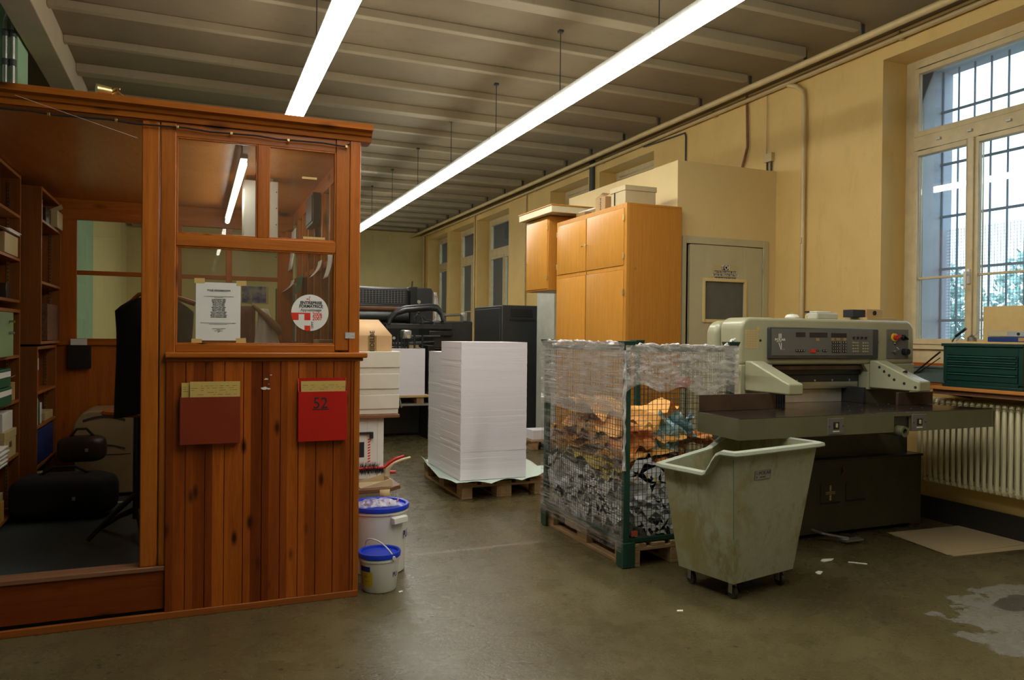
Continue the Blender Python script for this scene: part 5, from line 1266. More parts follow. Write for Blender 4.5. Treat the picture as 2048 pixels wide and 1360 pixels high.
def stackblock(x0, x1, y0, y1, z0, z1, nm, seed):
    r = random.Random(seed); mb = MB(); n = 44; prev = None
    for i in range(n):
        a = z0+(z1-z0)*i/n; b_ = z0+(z1-z0)*(i+1)/n; d = r.uniform(-.0018, .0018); e = r.uniform(-.003, .001); f = .004*math.sin(i*.25)
        mb.box(x0+d, x1+d*.5, y0+e*.5, y1+f, a, b_)
    return build(mb, nm, M['ream'], ps, normals=False)
stackblock(2.172, 2.806, 6.40, 7.0, .152, 1.383, 'front_ream_block', 1)
stackblock(2.178, 2.80, 7.006, 7.44, .152, 1.278, 'rear_ream_block', 2)
# pale underlay sheets sticking out
M['mint'] = plain('pale_green_wrapper', (.56, .68, .60), .6, var=.06)
def under(u, v):
    x = 2.085+.90*u; y = 6.25+1.27*v
    e = max(0, abs(u-.47)*2-.74)/.3; g = max(0, abs(v-.5)*2-.82)/.18
    z = .1465 + .035*e*abs(math.sin(7*v+1+3*u))+.03*g*abs(math.sin(9*u))
    if u < .1 and v > .55: z += .10*(1-u/.1)*(v-.55)
    if u > .88: z += .05*(u-.88)/.12
    if v < .05: z -= .012*(1-v/.05)*0
    x += (-.05*e if u < .5 else .05*e)*math.sin(5*v); y += (-.03*g)*math.sin(6*u)
    return (x, y, z)
build(MB().grid(under, 40, 40), 'underlay_sheet', M['mint'], None, solid=.0015, label='pale green wrapper sheet crumpled out from under the paper stack', cat='paper')

# ------------------------------------------------------------------ wire mesh cage on its pallet
QX0, QX1, QY0, QY1, QZ = 2.475, 3.312, 4.112, 5.312, 1.405
pallet(2.495, 4.10+.012, 'wooden pallet under the green wire cage')
M['cagegreen'] = plain('dark_green_cage_paint', (.012, .055, .035), .4, var=.15)
M['wire'] = plain('cage_wire', (.05, .065, .06), .45, .3)
cg = empty('wire_cage', (2.89, 4.71, 0), 'tall green framed wire mesh cage full of waste paper', 'cage')
for x in (QX0+.02, QX1-.02):
    for y in (QY0+.02, QY1-.02):
        bx('corner_post', x-.02, x+.02, y-.02, y+.02, .15, QZ-.03, M['cagegreen'], cg, .004)
        bx('corner_foot', x-.045, x+.05, y-.035, y+.045, .0, .15, M['cagegreen'], cg, .008) if 0 else None
        s = MB(); s.add([(x-.045, y-.045, QZ+.015), (x+.045, y-.045, QZ+.015), (x+.045, y+.045, QZ+.015), (x-.045, y+.045, QZ+.015), (x-.03, y-.03, QZ-.035), (x+.03, y-.03, QZ-.035), (x+.03, y+.03, QZ-.035), (x-.03, y+.03, QZ-.035)], [(0, 1, 2, 3), (4, 7, 6, 5), (0, 4, 5, 1), (1, 5, 6, 2), (2, 6, 7, 3), (3, 7, 4, 0)])
        build(s, 'stacking_cup', M['cagegreen'], cg, .003)
for (x, y) in ((QX0, QY0), (QX1-.0, QY0), (QX0, QY1), (QX1, QY1)):
    sx_ = 1 if x == QX0 else -1; sy_ = 1 if y == QY0 else -1
    f = MB(); f.box(x-sx_*.012, x+sx_*.075, y-sy_*.012, y-sy_*.002, .004, .16) ; f.box(x-sx_*.012, x-sx_*.002, y-sy_*.002, y+sy_*.075, .004, .16)
    build(f, 'corner_foot', M['cagegreen'], cg, .003)
for z in (.165, QZ-.04):
    f = MB()
    for y in (QY0+.012, QY1-.024): f.box(QX0+.04, QX1-.04, y, y+.02, z-.014, z+.014)
    build(f, 'cross_rail', M['cagegreen'], cg, .002)
    f = MB()
    for x in (QX0+.004, QX1-.024): f.box(x, x+.02, QY0+.04, QY1-.04, z-.014, z+.014)
    build(f, 'side_rail', M['cagegreen'], cg, .002)
def mesh_panel(axis, c, a0, a1, z0, z1, step):
    g = MB(); r = .0013; k = a0
    while k <= a1+1e-6:
        if axis == 'X': g.box(c-r, c+r, k-r, k+r, z0, z1)
        else: g.box(k-r, k+r, c-r, c+r, z0, z1)
        k += step
    z = z0
    while z <= z1+1e-6:
        if axis == 'X': g.box(c-r, c+r, a0, a1, z-r, z+r)
        else: g.box(a0, a1, c-r, c+r, z-r, z+r)
        z += step
    build(g, 'mesh_panel', M['wire'], cg, normals=False)
mesh_panel('Y', QY0+.015, QX0+.04, QX1-.04, .18, QZ-.05, .0335)
mesh_panel('X', QX0+.010, QY0+.04, QY1-.04, .18, QZ-.05, .0335)
mesh_panel('Y', QY1-.015, QX0+.04, QX1-.04, .18, QZ-.05, .05)
mesh_panel('X', QX1-.010, QY0+.04, QY1-.04, .18, QZ-.05, .05)
bx('floor_sheet', QX0+.02, QX1-.02, QY0+.02, QY1-.02, .146, .152, M['cagegreen'], cg, 0)
a = P(1264, 1063, 'Y', QY0); b_ = P(1274, 1076, 'Y', QY0)
bx('red_label', a.x, a.x+.045, QY0+.006, QY0+.0105, a.z-.035, a.z, plain('faded_red_label', (.45, .08, .04), .6), cg, 0)
# waste paper
M['orange'] = plain('orange_kraft_paper', (.95, .44, .10), .6, var=.18, scale=3)
M['orange2'] = plain('brown_orange_paper', (.72, .27, .05), .6, var=.25, scale=3)
M['yellowp'] = plain('olive_yellow_paper', (.70, .52, .08), .6, var=.25, scale=5)
M['teal'] = plain('pale_blue_paper', (.38, .58, .62), .6, var=.12, scale=4)
M['greyp'] = plain('grey_white_paper', (.80, .80, .80), .6, var=.25, scale=5)
def crumple(cx, cy, cz, w, d, h, seed, n=14, tilt=(0, 0), amp=.045):
    r = random.Random(seed); fr = [(r.uniform(2, 9), r.uniform(2, 9), r.uniform(0, 6), r.uniform(.3, 1)) for _ in range(6)]
    rot = r.uniform(0, PI); jit = {}
    def f(u, v):
        x = (u-.5)*w; y = (v-.5)*d
        z = sum(a*math.asin(math.sin(p*u*2+q_*v*2+s)) for p, q_, s, a in fr)/len(fr)*amp*1.6
        z += r.uniform(-.1, .1)*amp; x += r.uniform(-.05, .05)*w/n*4*.5; y += r.uniform(-.05, .05)*d/n*4*.5
        z += h*(1-((u-.5)**2+(v-.5)**2)*2.4)+tilt[0]*x+tilt[1]*y
        X = x*math.cos(rot)-y*math.sin(rot); Y = x*math.sin(rot)+y*math.cos(rot)
        px = min(max(cx+X, QX0+.02), QX1-.02); py = min(max(cy+Y, QY0+.024), QY1-.03)
        return (px, py, max(.158, cz+z))
    return MB().grid(f, n, n, smooth=False)
def loose(mb, nm, mat, **k): return build(mb, nm, mat, None, normals=False, **k)
mb = MB(); rr = random.Random(11)
for i in range(46):
    w_ = rr.uniform(.18, .42)
    c = crumple(rr.uniform(QX0+.05, QX1-.08), rr.uniform(QY0+.05, QY1-.08), rr.uniform(.21, .50), w_, w_, .02, 100+i, 7, (rr.uniform(-.5, .5), rr.uniform(-.5, .5)))
    mb.add(c.v, c.f)
for i in range(46):
    w_ = rr.uniform(.16, .30); fx = i % 2
    c = crumple(QX0+.07 if fx else rr.uniform(QX0+.1, QX1-.1), rr.uniform(QY0+.1, QY1-.1) if fx else QY0+.08, rr.uniform(.20, .50), w_, w_, .02, 500+i, 7, (rr.uniform(-1.4, 1.4), rr.uniform(-1.4, 1.4)))
    mb.add(c.v, c.f)
for i in range(40):    # strips pushed against the mesh
    u = rr.random(); z = rr.uniform(.20, .52); s = rr.uniform(.03, .09)
    if rr.random() < .5: p0 = Vector((rr.uniform(QX0+.06, QX1-.1), QY0+.024, z)); t_ = Vector((1, 0, 0)); n_ = Vector((0, 1, 0))
    else: p0 = Vector((QX0+.02, rr.uniform(QY0+.06, QY1-.1), z)); t_ = Vector((0, 1, 0)); n_ = Vector((1, 0, 0))
    a = t_*s*rr.uniform(-1, 1)+Vector((0, 0, s*.6)); b_ = t_*s*.25+n_*.01
    mb.add([p0, p0+b_, p0+a+b_*1.3+n_*.02, p0+a+n_*.015], [(0, 1, 2, 3)])
loose(mb, 'white_paper_waste', M['greyp'], label='crushed white and grey paper waste filling the bottom of the cage', cat='waste paper', kind='stuff')
mb = MB()
for i in range(16):
    w_ = rr.uniform(.3, .55); c = crumple(rr.uniform(QX0+.1, QX1-.2), rr.uniform(QY0+.1, QY1-.15), rr.uniform(.50, .60), w_, w_, .02, 200+i, 8, (rr.uniform(-.25, .25), rr.uniform(-.25, .25)), .03); mb.add(c.v, c.f)
loose(mb, 'yellow_paper_waste', M['yellowp'], label='olive yellow paper waste layer in the middle of the cage', cat='waste paper', kind='stuff')
spots = [(2.70, 4.35, .66, .55, 0), (2.75, 4.8, .70, .6, 1), (2.65, 5.05, .80, .5, 0), (3.05, 4.45, .68, .55, 1), (3.0, 4.95, .72, .5, 0), (2.62, 4.55, .82, .5, 0), (2.66, 4.9, .90, .45, 1), (2.85, 4.35, .78, .45, 0), (2.6, 4.3, .74, .35, 1), (2.8, 5.1, .92, .4, 0), (2.9, 4.7, .88, .5, 0), (3.15, 4.3, .74, .3, 1), (2.62, 5.15, .70, .3, 1), (2.68, 4.25, .88, .3, 0), (2.60, 4.7, .95, .34, 0), (2.72, 4.22, .60, .4, 1)]
where = ['low at the front left corner', 'low in the middle', 'at the back left', 'low at the front right', 'low at the back right', 'on the left side at mid height', 'on the left side near the back', 'at the front against the mesh', 'small and dark at the front left corner', 'high at the back', 'on top in the middle', 'small at the front right', 'dark at the far left end', 'topmost at the front left', 'topmost on the left side', 'dark and lowest at the front']
for i, (x, y, z, w_, k) in enumerate(spots):
    loose(crumple(x, y, z, w_, w_*.9, .05, 300+i, 12, (random.uniform(-.25, .25), random.uniform(-.3, .3)), .05), 'crumpled_sheet', M['orange'] if not k else M['orange2'],
          label='%s crumpled sheet %s in the cage' % ('bright orange' if not k else 'brown orange', where[i]), cat='paper', group='crumpled orange kraft sheets in the cage')
a = P(1335, 850, 'Y', QY0+.1); b_ = P(1360, 870, 'Y', QY0+.08)
def upright(px, py, w_, h_, seed, Y, mat, lab):
    c = P(px, py, 'Y', Y); r = random.Random(seed); fr = [(r.uniform(3, 9), r.uniform(3, 9), r.uniform(0, 6)) for _ in range(5)]
    def f(u, v):
        e = 1-.35*abs(u-.5)*2*(v**.7)
        z = c.z-h_/2+h_*v*(1-.25*abs(math.sin(u*5+seed)))
        d = sum(math.asin(math.sin(p*u*2+q_*v*2+s)) for p, q_, s in fr)*.012
        return (c.x+(u-.5)*w_*e+r.uniform(-.006, .006), max(QY0+.024, Y+d), z+r.uniform(-.006, .006))
    loose(MB().grid(f, 12, 12, smooth=False), 'crumpled_sheet', mat, label=lab, cat='paper', group='crumpled pale blue sheets in the cage')
upright(1332, 862, .22, .30, 5, QY0+.07, M['teal'], 'large crumpled pale blue sheet standing behind the front mesh of the cage')
upright(1366, 852, .18, .20, 8, QY0+.11, M['teal'], 'smaller crumpled pale blue sheet right of the large blue one in the cage')
c = P(1365, 765, 'Y', QY0+.004); 
build(MB().lathe((c.x, QY0-.004, c.z), [(.001, .002), (.055, .002), (.060, 0), (.055, -.002), (.001, -.002)], 28, axis='Y'), 'red_tag', plain('red_plastic_disc', (.55, .06, .04), .4, var=.15), cg)
for v in bpy.data.objects['red_tag'].data.vertices: v.co.z = (v.co.z-(c.z))*.6+(c.z)

# stretch film
def film(name, lo, hi, streak=(3, 3, 40), rot=(0, 0, 0), cover=(.35, .75), milk=.5):
    m = bpy.data.materials.new(name); m.use_nodes = True; nt = m.node_tree; nt.nodes.clear()
    v = coords(nt, streak, rot=rot); n = noise(nt, v, 2.2, 6, .72, .5); v2 = coords(nt); n2 = noise(nt, v2, 9, 4, .6, .3)
    fac = ramp(nt, math_(nt, 'ADD', math_(nt, 'MULTIPLY', n, .72), math_(nt, 'MULTIPLY', n2, .28)), [(cover[0], (lo,)*3), (cover[1], (hi,)*3)])
    t = N(nt, 'ShaderNodeBsdfTransparent'); t.inputs[0].default_value = (.94, .95, .95, 1)
    d = N(nt, 'ShaderNodeBsdfDiffuse'); d.inputs[0].default_value = (.72, .68, .64, 1)
    g = N(nt, 'ShaderNodeBsdfGlossy'); g.inputs['Roughness'].default_value = .16; g.inputs[0].default_value = (1, 1, 1, 1)
    bn_ = N(nt, 'ShaderNodeBump'); bn_.inputs['Strength'].default_value = .9; bn_.inputs['Distance'].default_value = .02
    nt.links.new(math_(nt, 'ADD', n, n2), bn_.inputs['Height']); nt.links.new(bn_.outputs[0], g.inputs['Normal']); nt.links.new(bn_.outputs[0], d.inputs['Normal'])
    m1 = N(nt, 'ShaderNodeMixShader'); m1.inputs[0].default_value = 1-milk; nt.links.new(d.outputs[0], m1.inputs[1]); nt.links.new(g.outputs[0], m1.inputs[2])
    m2 = N(nt, 'ShaderNodeMixShader'); nt.links.new(fac, m2.inputs[0]); nt.links.new(t.outputs[0], m2.inputs[1]); nt.links.new(m1.outputs[0], m2.inputs[2])
    o = N(nt, 'ShaderNodeOutputMaterial'); nt.links.new(m2.outputs[0], o.inputs[0]); return m
sw_ = empty('stretch_wrap', (2.88, 4.7, .12), 'clear stretch film wound around the wire cage and its pallet', 'plastic film')
fA = film('film_left', .05, .85, (1, 1.0, 30), (.22, 0, 0), (.47, .70), .45)
fAu = film('film_left_upper', .22, .95, (1, 1.0, 30), (.08, 0, 0), (.38, .62), .55)
fB = film('film_front_upper', .28, .85, (4, 3, 9), (0, 0, 0), (.38, .64), .6)
fC = film('film_front_low', .0, .35, (1.2, 2, 30), (0, 0, 0), (.52, .78), .4)
def wav(u, v, a=.0022): return a*(math.sin(47*v+5*u+3*math.sin(9*u))+math.sin(29*u+9*v+2*math.sin(13*v)))
def left(z0, z1, nm, mat, off):
    build(MB().grid(lambda u, v: (QX0-off-.004+wav(u, v)*.7, QY0-.012+(QY1-QY0+.02)*u, z0+(z1-z0)*v+.012*math.sin(9*u)*(v if z1 < QZ else 1-v)), 40, 24), nm, mat, sw_, normals=False)
left(.12, QZ+.012, 'left_film', fA, .012); left(.93, QZ+.008, 'left_upper_film', fAu, .018)
def front(z0, z1, nm, mat, off, sag=.05):
    build(MB().grid(lambda u, v: (QX0-.012+(QX1-QX0+.026)*u, QY0-off+wav(u, v), z0+(z1-z0)*v+(1-v)*sag*math.sin(6*u+1)*math.sin(11*u)), 40, 24), nm, mat, sw_, normals=False)
front(1.10, QZ-.01, 'front_upper_film', fB, .018); front(.95, 1.12, 'front_middle_film', fC, .014, .03)
left(.10, .30, 'pallet_film', fA, .022)
# bunched film along the top edge
fE = film('film_edge', .5, .95, (6, 6, 6), (0, 0, 0), (.3, .6), .55)
def rim(p0, p1, n=36, seed=1):
    r = random.Random(seed); pts = []; rad = []
    for i in range(n+1):
        u = i/n; p = Vector(p0).lerp(Vector(p1), u); pts.append(p+Vector((r.uniform(-.004, .004), r.uniform(-.004, .004), r.uniform(-.008, .010)))); rad.append(r.uniform(.005, .014))
    return MB().tube(pts, rad, 8)
build(rim((QX0-.004, QY1, QZ), (QX0-.004, QY0+.06, QZ), seed=2), 'bunched_edge', fE, sw_); build(rim((QX0+.06, QY0-.004, QZ-.012), (QX1-.06, QY0-.004, QZ-.018), seed=3), 'bunched_edge', fE, sw_)
build(rim((QX0-.012, QY0-.008, QZ-.05), (QX0-.012, QY0-.010, .62), 20, seed=5), 'bunched_edge', fE, sw_)
build(rim((QX1-.12, QY0-.01, QZ-.03), (QX1+.01, QY0+.02, QZ+.025), 12, seed=6), 'bunched_edge', fE, sw_)
for v in bpy.data.objects['left_film'].data.vertices: pass
hs = MB(); c = P(1196, 743, 'X', QX0+.008)
for i in range(3): hs.box(QX0-.030, QX0-.027, c.y-.045+.03*i-.0012, c.y-.045+.03*i+.0012, c.z-.03+.006*i, c.z+.03+.004*i)
hs.box(QX0-.030, QX0-.027, c.y-.06, c.y+.05, c.z-.005, c.z-.002)

# ------------------------------------------------------------------ plastic waste cart
M['cart'] = None
m, nt, b = newmat('stained_grey_green_plastic'); M['cart'] = m
v = coords(nt); n = noise(nt, v, 2.0, 6, .65, .4); n2 = noise(nt, coords(nt, (1, 1, .5)), 5, 6, .75, .3); n3 = noise(nt, v, 26, 5, .7)
c = ramp(nt, n3, [(.35, (.33, .34, .22)), (.65, (.39, .40, .27))])
c = mixc(nt, ramp(nt, n, [(.46, (0, 0, 0)), (.62, (.85,)*3)]), c, (.29, .24, .09))
c = mixc(nt, ramp(nt, n2, [(.52, (0, 0, 0)), (.66, (.8,)*3)]), c, (.20, .15, .045))
c = mixc(nt, ramp(nt, noise(nt, v, 14, 5, .8), [(.66, (0, 0, 0)), (.74, (.7,)*3)]), c, (.10, .09, .06))
nt.links.new(c, b.inputs['Base Color']); b.inputs['Roughness'].default_value = .45
M['cartrim'] = plain('grey_green_rim', (.44, .48, .37), .4, var=.08)
TH = math.radians(12); N0 = Vector((2.607, 3.234, 0))
wt_ = empty('waste_cart', (N0.x, N0.y, 0), 'stained grey green plastic waste cart on casters in front of the cutter', 'waste cart')
wt_.rotation_euler[2] = 0
ca, sa = math.cos(TH), math.sin(TH)
def L(u, v, z): return (N0.x+u*ca-v*sa, N0.y+u*sa+v*ca, z)
TW, TD = .80, .60; ox, oy = .142, .11; BW, BD = .527, .40; ZB = .10; ZH, ZL = .835, .70
inset = .03
top = [(inset, inset), (TW-inset, inset), (TW-inset, TD-inset), (inset, TD-inset)]; bot = [(ox, oy), (ox+BW, oy), (ox+BW, oy+BD), (ox, oy+BD)]
def zrim_side(s):      # s along v from the near corner
    return ZH if s < .18 else (ZL if s > .42 else ZH+(ZL-ZH)*((s-.18)/.24)**1.0)
# outline of the rim: near side (full height), right, far side, left low lip
def ring_pts():
    P_ = []
    # near-to-far along left side u=inset: lateral faces carry the ramp, far left corner low
    return P_
# visible left face is u=inset (v from 0 to TD): low from v=.2 on; right face v=inset full height
def face_pts(n=10): pass
rimline = []
def zl(v): # height along the left face
    t_ = v/TD
    if t_ < .14: return ZH
    if t_ > .36: return ZL
    k = (t_-.14)/.22; k = k*k*(3-2*k); return ZH+(ZL-ZH)*k
outer = []
nseg = 20
for i in range(nseg+1): outer.append((inset+(TW-2*inset)*i/nseg, inset, 'A'))             # near face, left to right
for i in range(1, nseg+1): outer.append((TW-inset, inset+(TD-2*inset)*i/nseg, 'B'))         # right face
for i in range(1, nseg+1): outer.append((TW-inset-(TW-2*inset)*i/nseg, TD-inset, 'C'))      # far face
for i in range(1, nseg): outer.append((inset, TD-inset-(TD-2*inset)*i/nseg, 'D'))           # left face
def ztop(u, v, f):
    if f == 'D': return zl(v)
    if f == 'C':
        t_ = (u-inset)/(TW-2*inset)
        if t_ < .55: return ZL+.05*t_/.55
        if t_ > .88: return ZH
        k = (t_-.55)/.33; return ZL+.05+(ZH-ZL-.05)*k*k*(3-2*k)
    return ZH
def botpt(u, v):
    tu = (u-inset)/(TW-2*inset); tv = (v-inset)/(TD-2*inset)
    return ox+BW*tu, oy+BD*tv
shell = MB(); m_ = len(outer); rows = 8
def cartpt(k, j, shrink=0):
    u, v, f = outer[k]; zt_ = ztop(u, v, f); bu, bv = botpt(u, v); t_ = j/rows; z = ZB+shrink+(zt_-ZB-shrink)*t_
    s = (z-ZB)/(ZH-ZB); uu = bu+(u-bu)*s; vv = bv+(v-bv)*s
    if shrink:
        cu, cv = TW/2, TD/2; uu += (cu-uu)/abs(cu-uu+1e-9)*.0 ; du, dv = cu-uu, cv-vv; l = math.hypot(du, dv); uu += du/l*shrink; vv += dv/l*shrink
    return L(uu, vv, z)
for sh in (0, .006):
    vs = [cartpt(k, j, sh) for j in range(rows+1) for k in range(m_)]
    shell.add(vs, [(j*m_+k, j*m_+(k+1) % m_, (j+1)*m_+(k+1) % m_, (j+1)*m_+k) for j in range(rows) for k in range(m_)])
    shell.add([cartpt(k, 0, sh) for k in range(m_)], [tuple(range(m_))])
build(shell, 'tub', M['cart'], wt_, normals=False)
rt = [Vector(cartpt(k, rows, 0)) for k in range(m_)]; cen = Vector(L(TW/2, TD/2, 0))
rm = MB(); prof = [(-.004, -.010), (.034, -.006), (.040, -.014), (.044, -.008), (.040, .008), (.012, .014), (-.006, .008)]
vs = []
for k in range(m_):
    d = Vector(((rt[(k+1) % m_]-rt[k-1]).y, -(rt[(k+1) % m_]-rt[k-1]).x, 0)).normalized()
    for (a_, b_) in prof: vs.append(rt[k]+d*a_+Vector((0, 0, b_)))
np_ = len(prof)
rm.add(vs, [(k*np_+i, k*np_+(i+1) % np_, ((k+1) % m_)*np_+(i+1) % np_, ((k+1) % m_)*np_+i) for k in range(m_) for i in range(np_)], smooth=True)
build(rm, 'rim', M['cartrim'], wt_)
# corner line in green
gl_ = MB(); 
for (f0, f1) in ((.35, .95),):
    a = Vector(cartpt(0, 0)); b_ = Vector(cartpt(0, rows)); q0, q1 = a.lerp(b_, f0), a.lerp(b_, f1)
    gl_.tube([q0, q1], .0018, 6)
build(gl_, 'green_edge_mark', plain('green_scuff', (.03, .20, .13), .5), wt_)
for (u, v) in ((ox+.055, oy+.05), (ox+BW-.055, oy+.05), (ox+.055, oy+BD-.05), (ox+BW-.055, oy+BD-.05)):
    c = Vector(L(u, v, .036))
    cs = MB(); cs.box(c.x-.022, c.x+.022, c.y-.022, c.y+.022, .088, .0985); cs.box(c.x-.016, c.x-.012, c.y-.012, c.y+.02, .03, .088); cs.box(c.x+.012, c.x+.016, c.y-.012, c.y+.02, .03, .088)
    co_ = build(cs, 'caster', M['zinc'], wt_, .002)
    build(MB().cyl((c.x-.011, c.y, .036), (c.x+.011, c.y, .036), .0355, n=20), 'wheel', M['charcoal'], co_, .003)
# maker plate on the right face
fc = P(1530, 938, 'Y', 3.34)
def onface(s, z):   # point on the near face, s metres from the near corner, height z
    bu, bv = ox+BW*((s-inset)/(TW-2*inset)), oy; t_ = (z-ZB)/(ZH-ZB)
    return Vector(L(bu+(s-bu)*t_, bv+(inset-bv)*t_, z))
nrm = (onface(.5, .3)-onface(.3, .3)).cross(onface(.3, .5)-onface(.3, .3)).normalized()
sA, sB = .215, .355; zA, zB_ = .672, .722
pl_ = MB(); q4 = [onface(sA, zA), onface(sB, zA), onface(sB, zB_), onface(sA, zB_)]
pl_.add([p+nrm*.001 for p in q4]+[p+nrm*.0025 for p in q4], [(0, 3, 2, 1), (4, 5, 6, 7), (0, 1, 5, 4), (1, 2, 6, 5), (2, 3, 7, 6), (3, 0, 4, 7)])
plo = build(pl_, 'maker_plate', plain('plate_grey', (.30, .30, .22), .5), wt_)
from mathutils import Euler
xa = (q4[1]-q4[0]).normalized(); ya = nrm.cross(xa).normalized() if nrm.cross(xa).z > 0 else xa.cross(nrm).normalized()
Rm = Matrix((xa, ya, nrm)).transposed().to_euler()
cc = (q4[0]+q4[1]+q4[2]+q4[3])/4
M['plateink'] = plain('plate_ink', (.06, .06, .10), .5)
textmesh('POLAR', .026, M['plateink'], plo, cc+xa*.018+ya*.009+nrm*.003, Rm, sx=1.35, bold=.0004)
textmesh('MOHR', .013, M['plateink'], plo, cc+xa*.0-ya*.013+nrm*.003, Rm, sx=1.3)
ol_ = MB()
for (a_, b_) in ((q4[0], q4[1]), (q4[1], q4[2]), (q4[2], q4[3]), (q4[3], q4[0])): ol_.tube([a_+nrm*.003, b_+nrm*.003], .0008, 4)
build(ol_, 'plate_border', M['plateink'], plo)
k_ = MB()
for s_ in (-.056, -.048): k_.tube([cc+xa*s_+ya*.016+nrm*.003, cc+xa*s_+ya*.004+nrm*.003], .0012, 5)
k_.tube([cc-xa*.056-ya*.004+nrm*.003, cc-xa*.050-ya*.018+nrm*.003, cc-xa*.046-ya*.004+nrm*.003], .0012, 5)
build(k_, 'plate_emblem', M['plateink'], plo)

# ------------------------------------------------------------------ buckets
M['bucketw'] = plain('white_bucket_plastic', (.74, .72, .66), .35, var=.03)
M['lidblue'] = plain('blue_lid_plastic', (.008, .045, .55), .3, var=.05)
def bucket(cx, cy, rt_, rb, h, lab):
    t = empty('bucket', (cx, cy, 0), lab, 'bucket', 'white buckets with blue lids')
    build(MB().lathe((cx, cy, 0), [(.001, .004), (rb*.96, .002), (rb, .008), (rt_*.955, h-.045), (rt_*.99, h-.043), (rt_*.99, h-.030), (rt_*.96, h-.028), (rt_*.97, h-.012)], 56), 'tub', M['bucketw'], t)
    build(MB().lathe((cx, cy, h-.018), [(.001, .004), (rt_*.88, .004), (rt_*.91, .016), (rt_*1.0, .018), (rt_*1.02, .010), (rt_*1.01, -.008), (rt_*.985, -.010)], 56), 'lid', M['lidblue'], t)
    return t
def curved_label(t, cx, cy, r0, z0, z1, a0, a1, mat, nm, rtop=None):
    rtop = rtop or r0
    build(MB().grid(lambda u, v: (cx+(r0+(rtop-r0)*v)*math.cos(a0+(a1-a0)*u), cy+(r0+(rtop-r0)*v)*math.sin(a0+(a1-a0)*u), z0+(z1-z0)*v), 14, 3), nm, mat, t, normals=False)
M['lblblue'] = plain('label_blue', (.01, .03, .18), .5); M['lblyel'] = plain('label_yellow', (.62, .42, .01), .5, var=.05)
bcx, bcy = 1.052, 4.645; brt, brb, bh = .180, .158, .408
b1 = bucket(bcx, bcy, brt, brb, bh, 'large white bucket with a blue lid and a plastic bag on top')
hdl = MB(); ha = math.radians(-62); d_ = Vector((math.cos(ha), math.sin(ha), 0)); tv = Vector((-d_.y, d_.x, 0)); c0 = Vector((bcx, bcy, bh-.075))+d_*brt*.95
hv = [c0+tv*sx_*.055+d_*dd+Vector((0, 0, zz_)) for sx_ in (-1, 1) for dd, zz_ in ((0, .022), (.03, .018), (.034, -.02), (.0, -.022))]
hdl.add(hv, [(0, 1, 2, 3), (4, 7, 6, 5), (0, 4, 5, 1), (1, 5, 6, 2), (2, 6, 7, 3), (3, 7, 4, 0)]); build(hdl, 'side_grip', M['bucketw'], b1, .005)
sl_ = (brt*.955-brb)/(bh-.05)
def rz(z): return brb+sl_*z+.0012
curved_label(b1, bcx, bcy, rz(.26), .255, .30, math.radians(-190), math.radians(-152), M['lblblue'], 'blue_label', rz(.30))
curved_label(b1, bcx, bcy, rz(.15), .15, .255, math.radians(-190), math.radians(-150), M['lblyel'], 'yellow_label', rz(.255))
curved_label(b1, bcx, bcy, rz(.22), .20, .27, math.radians(-26), math.radians(-14), M['lblblue'], 'side_print', rz(.27)) if 0 else None
textmesh('PU', .07, M['lblblue'], b1, (bcx+rz(.22)*math.cos(math.radians(-33))+.001, bcy+rz(.22)*math.sin(math.radians(-33)), .225), (PI/2, 0, math.radians(57)), sx=.9)
scx, scy, srt, srb, sh_ = .975, 4.285, .118, .096, .218
b2 = bucket(scx, scy, srt, srb, sh_, 'small white bucket with a blue lid and raised white handle')
sl2 = (srt*.955-srb)/(sh_-.05)
def rz2(z): return srb+sl2*z+.0012
curved_label(b2, scx, scy, rz2(.12), .122, .152, math.radians(-168), math.radians(-130), M['lblblue'], 'blue_label', rz2(.152))
curved_label(b2, scx, scy, rz2(.04), .040, .122, math.radians(-168), math.radians(-124), M['lblyel'], 'yellow_label', rz2(.122))
for zz_, w_ in ((.110, .022), (.100, .018), (.092, .02), (.07, .03)):
    curved_label(b2, scx, scy, rz2(zz_)+.0006, zz_-.0025, zz_+.0025, math.radians(-152), math.radians(-152)+w_/srb, M['kraft'], 'label_print', rz2(zz_)+.0006)
an = math.radians(-50)
textmesh('PU', .036, M['lblblue'], b2, (scx+(rz2(.095)+.0008)*math.cos(an), scy+(rz2(.095)+.0008)*math.sin(an), .098), (PI/2, 0, an+PI/2), sx=.85)
textmesh('ADHESIF', .010, M['lblblue'], b2, (scx+(rz2(.078)+.0008)*math.cos(an), scy+(rz2(.078)+.0008)*math.sin(an), .078), (PI/2, 0, an+PI/2)) if 0 else None
p0 = Vector((scx+.058, scy-.104, sh_-.022)); p1 = Vector((scx-.05, scy+.108, sh_-.022))
hp_ = [p0+Vector((.0, -.004, 0))]
for i in range(1, 12):
    t_ = PI*i/12; m0 = (p0+p1)/2; hv_ = (p1-p0)/2; hp_.append(m0-hv_*math.cos(t_)+Vector((-.035*math.sin(t_), .0, .085*math.sin(t_))))
hp_.append(p1)
build(MB().tube(hp_, .0042, 8), 'handle', M['bucketw'], b2); build(MB().cyl(p0+Vector((0, .012, 0)), p0+Vector((.0, -.012, 0)), .010, n=14), 'handle_pivot', M['bucketw'], b2)
